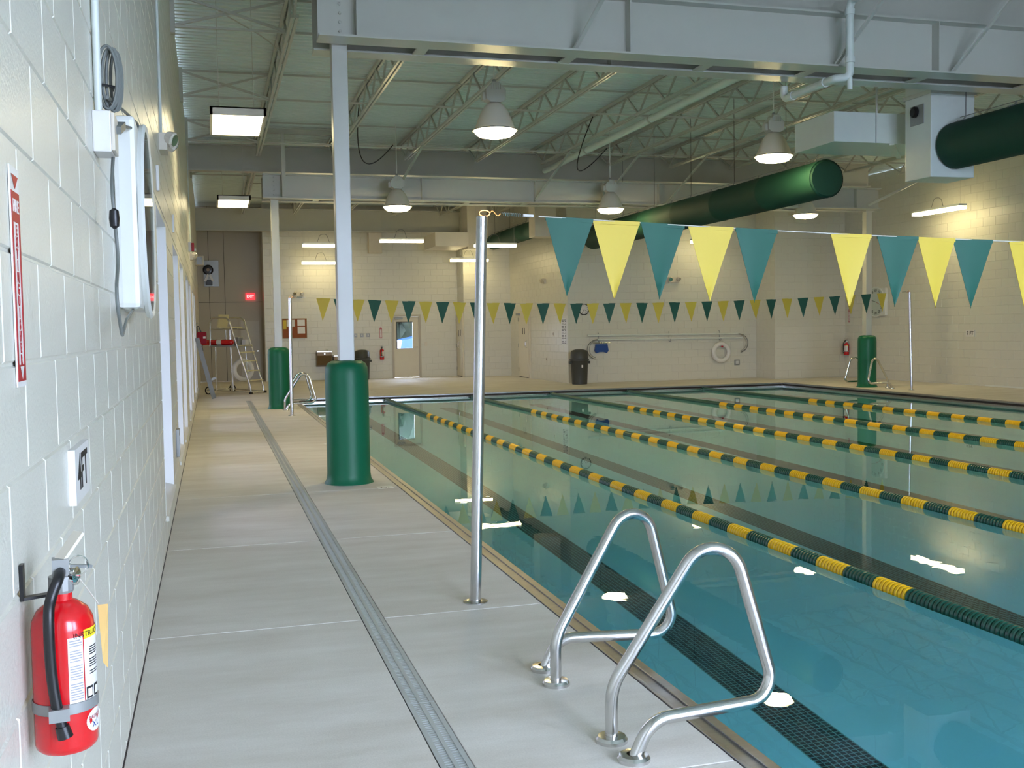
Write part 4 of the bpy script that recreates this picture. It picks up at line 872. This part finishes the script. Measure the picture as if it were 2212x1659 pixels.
# poles, crooks, brush, ring buoy
def life_pole(x0, x1, z, side, label):
    t = thing('life_pole', label, 'pole', (x0, FC-.07, z), 'long rescue poles on the wall'); yy = FC-.07
    MB().tube([(x0, yy, z+.03), (x1, yy, z-.0)], .026, 10).build('pole_tube', PIPEW, t, True)
    c, s = (x1, 1) if side > 0 else (x0, -1); zc = z if side > 0 else z+.03
    for dz in (0, .0):
        MB().tube([(c+s*(.30*math.sin(a)), yy-.02, zc-.27+.27*math.cos(a)) for a in [j*math.pi*.92/20 for j in range(21)]], .010, 8).build('crook', GREYM, t, True)
    MB().tube([(c+s*(.24*math.sin(a)), yy-.02, zc-.26+.24*math.cos(a)) for a in [j*math.pi*.92/20 for j in range(21)]], .008, 8).build('crook_inner', GREYM, t, True)
life_pole(9.87, 14.42, 1.27, 1, 'upper long white rescue pole with its hook beside the ring buoy')
life_pole(10.15, 14.55, 1.15, -1, 'lower long white rescue pole with its hook beside the blue brush')
for x, lab in ((10.2, 'grey wall hook under the rescue poles beside the blue brush'), (12.3, 'grey wall hook under the middle of the rescue poles'), (13.85, 'grey wall hook under the rescue poles above the ring buoy')):
    t = thing('wall_hook', lab, 'hook', (x, FC, 1.2), 'hooks holding the poles')
    MB().tube(fillet([(x, FC, 1.36), (x, FC-.03, 1.36), (x, FC-.03, 1.09), (x, FC-.13, 1.09), (x, FC-.13, 1.16)], [.01, .02, .02]), .008, 6).build('hook_wire', GREYM, t)
t = thing('pool_brush', 'blue pool brush hanging below the rescue poles', 'brush', (10.27, FC-.06, 1.0)); MB().prism([(-.17, .12), (.17, .12), (.2, -.06), (.15, -.12), (.06, -.09), (-.06, -.09), (-.15, -.12), (-.2, -.06)], (10.27, FC-.09, .93), X_, Z_, Y_, .06).build('brush_body', BLUE, t)
MB().tube([(10.03, FC-.06, 1.09), (10.52, FC-.06, 1.09)], .018, 10).build('brush_bar', CHROME, t, True); MB().tube([(10.2, FC-.06, 1.09), (10.2, FC-.05, 1.16)], .01, 8).build('brush_stem', GREYM, t)
def ring_buoy(c, n, label, R=.235, r=.062):
    c, n = Vector(c), Vector(n).normalized(); a_ = Z_.cross(n).normalized(); t = thing('ring_buoy', label, 'ring buoy', c, 'white ring buoys')
    MB().tube([c+(a_*math.cos(q)+Z_*math.sin(q))*R for q in [j*2*math.pi/40 for j in range(40)]], r, 16, closed=True).build('ring', SIGNW, t, True)
    MB().tube([c+(a_*math.cos(q)+Z_*math.sin(q))*(R+r+.012*math.sin(4*q)) for q in [j*2*math.pi/48 for j in range(48)]], .006, 6, closed=True).build('grab_line', ROPE, t, True)
    MB().tube([c+a_*-.09+Z_*(R+.03), c+Z_*(R+.16)-n*.01, c+a_*.09+Z_*(R+.03)], .006, 6).build('hanging_loop', ROPE, t)
    return t
rb = ring_buoy((13.88, FC-.08, .75), (0,-1,0), 'white ring buoy hanging below the rescue poles'); MB().obox((13.88, FC-.145, .915), X_, Y_, Z_, .03, .004, .02).build('ring_tag', SIGNRED, rb)
t = thing('outlet_plate', 'grey outlet cover low on the wall beside the ring buoy', 'outlet', (14.41, FC, .45)); MB().box(14.33, 14.49, FC-.03, FC, .37, .53, .006).build('cover', GREYM, t); MB().box(14.36, 14.46, FC-.036, FC-.03, .40, .50, .004).build('flap', STAIN, t)
# bins
def bin_(x, y, label):
    t = thing('trash_bin', label, 'bin', (x, y, 0), 'grey trash bins')
    MB().lathe([(.195, 0), (.205, .01), (.235, .60), (.25, .62), (.25, .645), (.235, .65)], (x, y, 0), n=32).build('bin_body', BIN, t, True)
    MB().lathe([(.262, .642), (.262, .672), (.238, .685), (.23, .86), (.20, .905), (.1, .935), (.0001, .94)], (x, y, 0), n=32, cap=False).build('dome_lid', RUBBER if 0 else BIN, t, True)
    for s in (-1, 1): MB().box(x+s*.262-.03, x+s*.262+.03, y-.06, y+.06, .55, .62, .01).build('handle', BIN, t)
    MB().box(x-.02, x+.02, y-.236, y-.225, .45, .52).build('bin_mark', SIGNW, t)
bp_ = at(1250, 830, 2, 0); bin_(bp_.x+.03, 26.45, 'dark grey domed trash bin at the corner below the round clock'); bin_(4.55, 32.9, 'dark grey domed trash bin beside the drinking fountains')
tr = struct(MB().box(WR-.02, WR, 16.0, 20.29, 0, .035).build('trim_1', WHITE), 'white strip along the foot of the 7 FT sign wall')
# ================================================================== LIFEGUARD CHAIR AND THE THINGS ON IT
fV, aV, WC = Vector((.8, -.6, 0)), Vector((.6, .8, 0)), Vector((.20, 27.55, 0))
def LC(u, v, z): return WC+fV*u+aV*v+Z_*z
ch = thing('lifeguard_chair', 'tall white lifeguard chair with ladder and wheels by the window wall', 'lifeguard chair', WC)
for v in (-.5, .5):
    w = MB().tube([LC(.0, v, .1)+(fV*math.cos(q)+Z_*math.sin(q))*.085 for q in [j*math.pi/10 for j in range(20)]], .016, 8, closed=True).build('wheel', BLACK, ch, True)
    MB().tube([LC(0, v-.03, .1), LC(0, v+.03, .1)], .02, 10).build('wheel_hub', GREYM, w, True)
MB().tube([LC(0, -.5, .1), LC(0, .5, .1)], .014, 8).build('axle', STAIN, ch, True)
for v in (-.32, .32):
    MB().tube([LC(0, v, .1), LC(1.12, v*.85, .045)], .018, 8).build('base_rail', STAIN, ch, True)
    for u0, u1 in ((.10, .10), (.62, .55)): MB().tube([LC(u0, v, .08), LC(u1, v*.95, 1.2)], .016, 8).build('leg', STAIN, ch, True)
    st = fillet([LC(1.10, v*.85, .06), LC(1.08, v*.85, .22), LC(.52, v, 1.90), LC(-.02, v, 1.92), LC(-.04, v, 1.20)], [.1, .16, .14])
    MB().tube(st, .021, 10).build('ladder_stile', STAIN, ch, True)
    MB().tube([LC(-.03, v, 1.62), LC(.58, v, 1.62)], .012, 8).build('side_rail', STAIN, ch, True)
MB().tube([LC(1.12, -.30, .035), LC(1.12, .30, .035)], .02, 10).build('foot_bar', STAIN, ch, True)
for v in (-.31, .29): MB().obox(LC(1.12, v, .035), fV, aV, Z_, .03, .035, .03).build('rubber_foot', BLACK, ch)
for z in (.34, .58, .82, 1.04, 1.21):
    u = 1.08+(z-.22)*(.52-1.08)/(1.90-.22); MB().obox(LC(u, 0, z), fV, aV, Z_, .06, .265, .012).build('step', CREAMP, ch)
MB().obox(LC(.32, 0, 1.205), fV, aV, Z_, .36, .33, .018).build('platform', GREYM, ch)
MB().obox(LC(.36, 0, 1.66), fV, aV, Z_, .20, .21, .016).build('seat', CREAMP, ch); MB().obox(LC(.13, 0, 1.83), (fV*.97+Z_*-.2), aV, Z_*.97+fV*.2, .016, .20, .165).build('backrest', CREAMP, ch)
MB().tube([LC(.33, 0, 1.22), LC(.33, 0, 1.65)], .028, 12).build('seat_post', STAIN, ch, True); MB().obox(LC(.36, 0, 1.635), fV, aV, Z_, .22, .05, .012).build('seat_bracket', GREYM, ch)
def capsule(p0, p1, r, m, nm, par): 
    p0, p1 = Vector(p0), Vector(p1); d = (p1-p0); l = d.length
    return MB().lathe([(.001, -r), (r*.5, -r*.85), (r*.87, -r*.5), (r, 0), (r, l), (r*.87, l+r*.5), (r*.5, l+r*.85), (.001, l+r)], p0, d, 18, cap=False).build(nm, m, par, True)
t = thing('rescue_tube', 'long red rescue tube lying on the lifeguard chair platform', 'rescue tube', LC(.1, -.25, 1.225)); capsule(LC(-.32, -.22, 1.295), LC(.52, -.22, 1.295), .07, RED, 'foam_body', t); MB().tube([LC(.12, -.22, 1.295), LC(.26, -.22, 1.295)], .0715, 18, cap=False).build('white_band', SIGNW, t, True); MB().tube([LC(-.34, -.22, 1.295), LC(-.36, -.22, 1.18), LC(-.35, -.2, 1.08)], .01, 6).build('tow_strap', BLACK, t)
t = thing('equipment_box', 'small grey box standing on the lifeguard chair platform', 'box', LC(.48, .12, 1.223)); MB().obox(LC(.48, .14, 1.32), fV, aV, Z_, .06, .10, .095).build('box_body', GREYM, t); MB().obox(LC(.48, .14, 1.42), fV, aV, Z_, .063, .103, .006).build('box_lid', STAIN, t)
t = thing('first_aid_box', 'small white box on the top step of the lifeguard chair', 'box', LC(.60, .22, 1.222)); MB().obox(LC(.62, .235, 1.285), fV, aV, Z_, .05, .07, .06).build('box_body', SIGNW, t); MB().obox(LC(.62, .235, 1.352), fV, aV, Z_, .052, .072, .006).build('box_lid', BEIGE, t)
rb2 = ring_buoy(LC(.42, .38, .58), fV*.6-Y_*.8, 'white ring buoy hanging under the lifeguard chair platform'); MB().tube([LC(.42, .38, .97), LC(.40, .30, 1.19)], .006, 6).build('hanging_rope', ROPE, rb2)
# leaning board, red bag, fan panel, speaker
lb0, lb1 = Vector((.03, 25.2, .0)), Vector((WL+.03, 25.35, 1.42))
t = thing('leaning_board', 'narrow grey board leaning against the window wall by the lifeguard chair', 'board', lb0); MB().bar(lb0+Z_*.01, lb1, .10, .03, Y_).build('board_body', RUBBER, t); MB().bar(lb0+Vector((.02, -.02, .45)), lb0+Vector((.0, -.02, .5)), .11, .04, Y_).build('board_clip', GREYM, t)
t = thing('red_bag', 'small red equipment bag hanging on the window wall by the lifeguard chair', 'bag', (WL+.1, 26.6, 1.3)); b = MB(); b.box(WL+.02, WL+.24, 26.45, 26.7, 1.27, 1.56, .03); b.build('bag_body', mat('red_fabric', C(150, 20, 44), .8), t); MB().box(WL+.16, WL+.22, 26.44, 26.452, 1.40, 1.45).build('bag_patch', SIGNW, t); MB().tube(fillet([(WL+.03, 26.58, 1.55), (WL+.02, 26.58, 1.8), (WL+.12, 26.58, 1.55)], [.03]), .012, 6).build('bag_strap', BLACK, t); MB().tube([(WL, 26.58, 1.77), (WL+.06, 26.58, 1.78)], .008, 6).build('bag_hook', GREYM, t)
ff = YALC
t = thing('wall_panel', 'grey wall panel with black reel on the grey recessed wall', 'panel', (.0, ff, 3.2)); MB().box(-.16, .30, ff-.03, ff, 3.0, 3.82, .005).build('panel_plate', GREYM, t); MB().lathe([(.15, 0), (.16, .04), (.12, .09), (.05, .1)], (-.02, ff-.03, 3.52), (0,-1,0), 24).build('reel', BLACK, t, True)
MB().lathe([(.05, 0), (.05, .02)], (-.02, ff-.12, 3.52), (0,-1,0), 16).build('reel_cap', BRONZE, t, True)
for s in (-1, 1): MB().bar((-.0, ff-.10, 3.42), (s*.12, ff-.10, 3.16), .07, .02, Y_).build('white_strut', SIGNW, t)
MB().box(-.1, .1, ff-.09, ff-.03, 3.04, 3.2, .02).build('reel_base', BLACK, t)
t = thing('wall_speaker', 'beige speaker box high on the window wall above the red bag', 'speaker', (WL, 29.5, 3.4)); MB().box(WL, WL+.22, 29.3, 29.6, 3.35, 3.6, .01).build('speaker_box', BEIGE, t); MB().box(WL+.04, WL+.18, 29.292, 29.3, 3.38, 3.57).build('speaker_grille', GREYM, t)
# ================================================================== OUTSIDE THE GLAZED DOOR
car = thing('parked_car', 'blue parked car seen through the glazed door', 'car', (8.8, 40, -.1)); b = MB()
b.prism([(-2.1, .35), (-2.15, .85), (-2.05, 1.25), (-.9, 1.48), (-.3, 2.0), (1.5, 2.02), (2.1, 1.5), (2.15, .4)], (9.0, 39.2, -.1), X_, Z_, Y_, 1.75); b.build('car_body', CARB, car)
b = MB(); b.prism([(-.82, 1.5), (-.26, 1.95), (.5, 1.96), (.5, 1.5)], (9.0, 39.18, -.1), X_, Z_, Y_, .02); b.build('side_glass', BLACK, car)
for x in (7.65, 10.4): w = MB().lathe([(.2, 0), (.34, .02), (.34, .2), (.2, .22)], (x, 39.1, .24), Y_, 24).build('wheel', BLACK, car, True); MB().lathe([(.19, 0), (.17, .03)], (x, 39.1, .24), -Y_, 16).build('hub_cap', CHROME, w, True)
MB().lathe([(.11, 0), (.1, .04)], (6.93, 39.35, .92), (-1, -.4, 0), 16).build('headlamp', SIGNW, car, True); MB().box(6.83, 6.95, 39.25, 40.9, .25, .42, .02).build('bumper', CHROME, car)
for i, (x, y, h) in enumerate(((5.0, 45, 5.2), (8.0, 45, 5.6), (11.2, 45.5, 5.4), (14.4, 46, 5), (1.8, 46, 5))):
    t = thing('tree', ['leafy tree just past the nose of the parked car', 'leafy tree rising behind the nose of the parked car', 'leafy tree rising behind the roof of the parked car', 'leafy tree past the tail of the parked car', 'leafy tree standing well ahead of the parked car'][i], 'tree', (x, y, -.1), 'trees outside the glazed door')
    MB().tube([(x, y, -.1), (x+.1, y, h*.5), (x, y, h*.8)], [.2, .16, .08], 10).build('trunk', BARK, t, True)
    bm = bmesh.new(); bmesh.ops.create_icosphere(bm, subdivisions=4, radius=1); rnd = random.Random(i)
    import mathutils.noise as MN
    for v in bm.verts:
        k = 1+.35*MN.noise(v.co*2.3+Vector((i*7, 0, 0)))+.2*MN.noise(v.co*6+Vector((0, i*5, 0))); v.co = Vector((x, y, h*.48))+Vector((v.co.x*1.2*k, v.co.y*1.2*k, v.co.z*h*.45*k))
    mb = MB(); mb._bm(bm); mb.build('crown', LEAF, t, True)

bpy.data.scenes.remove(TMP)
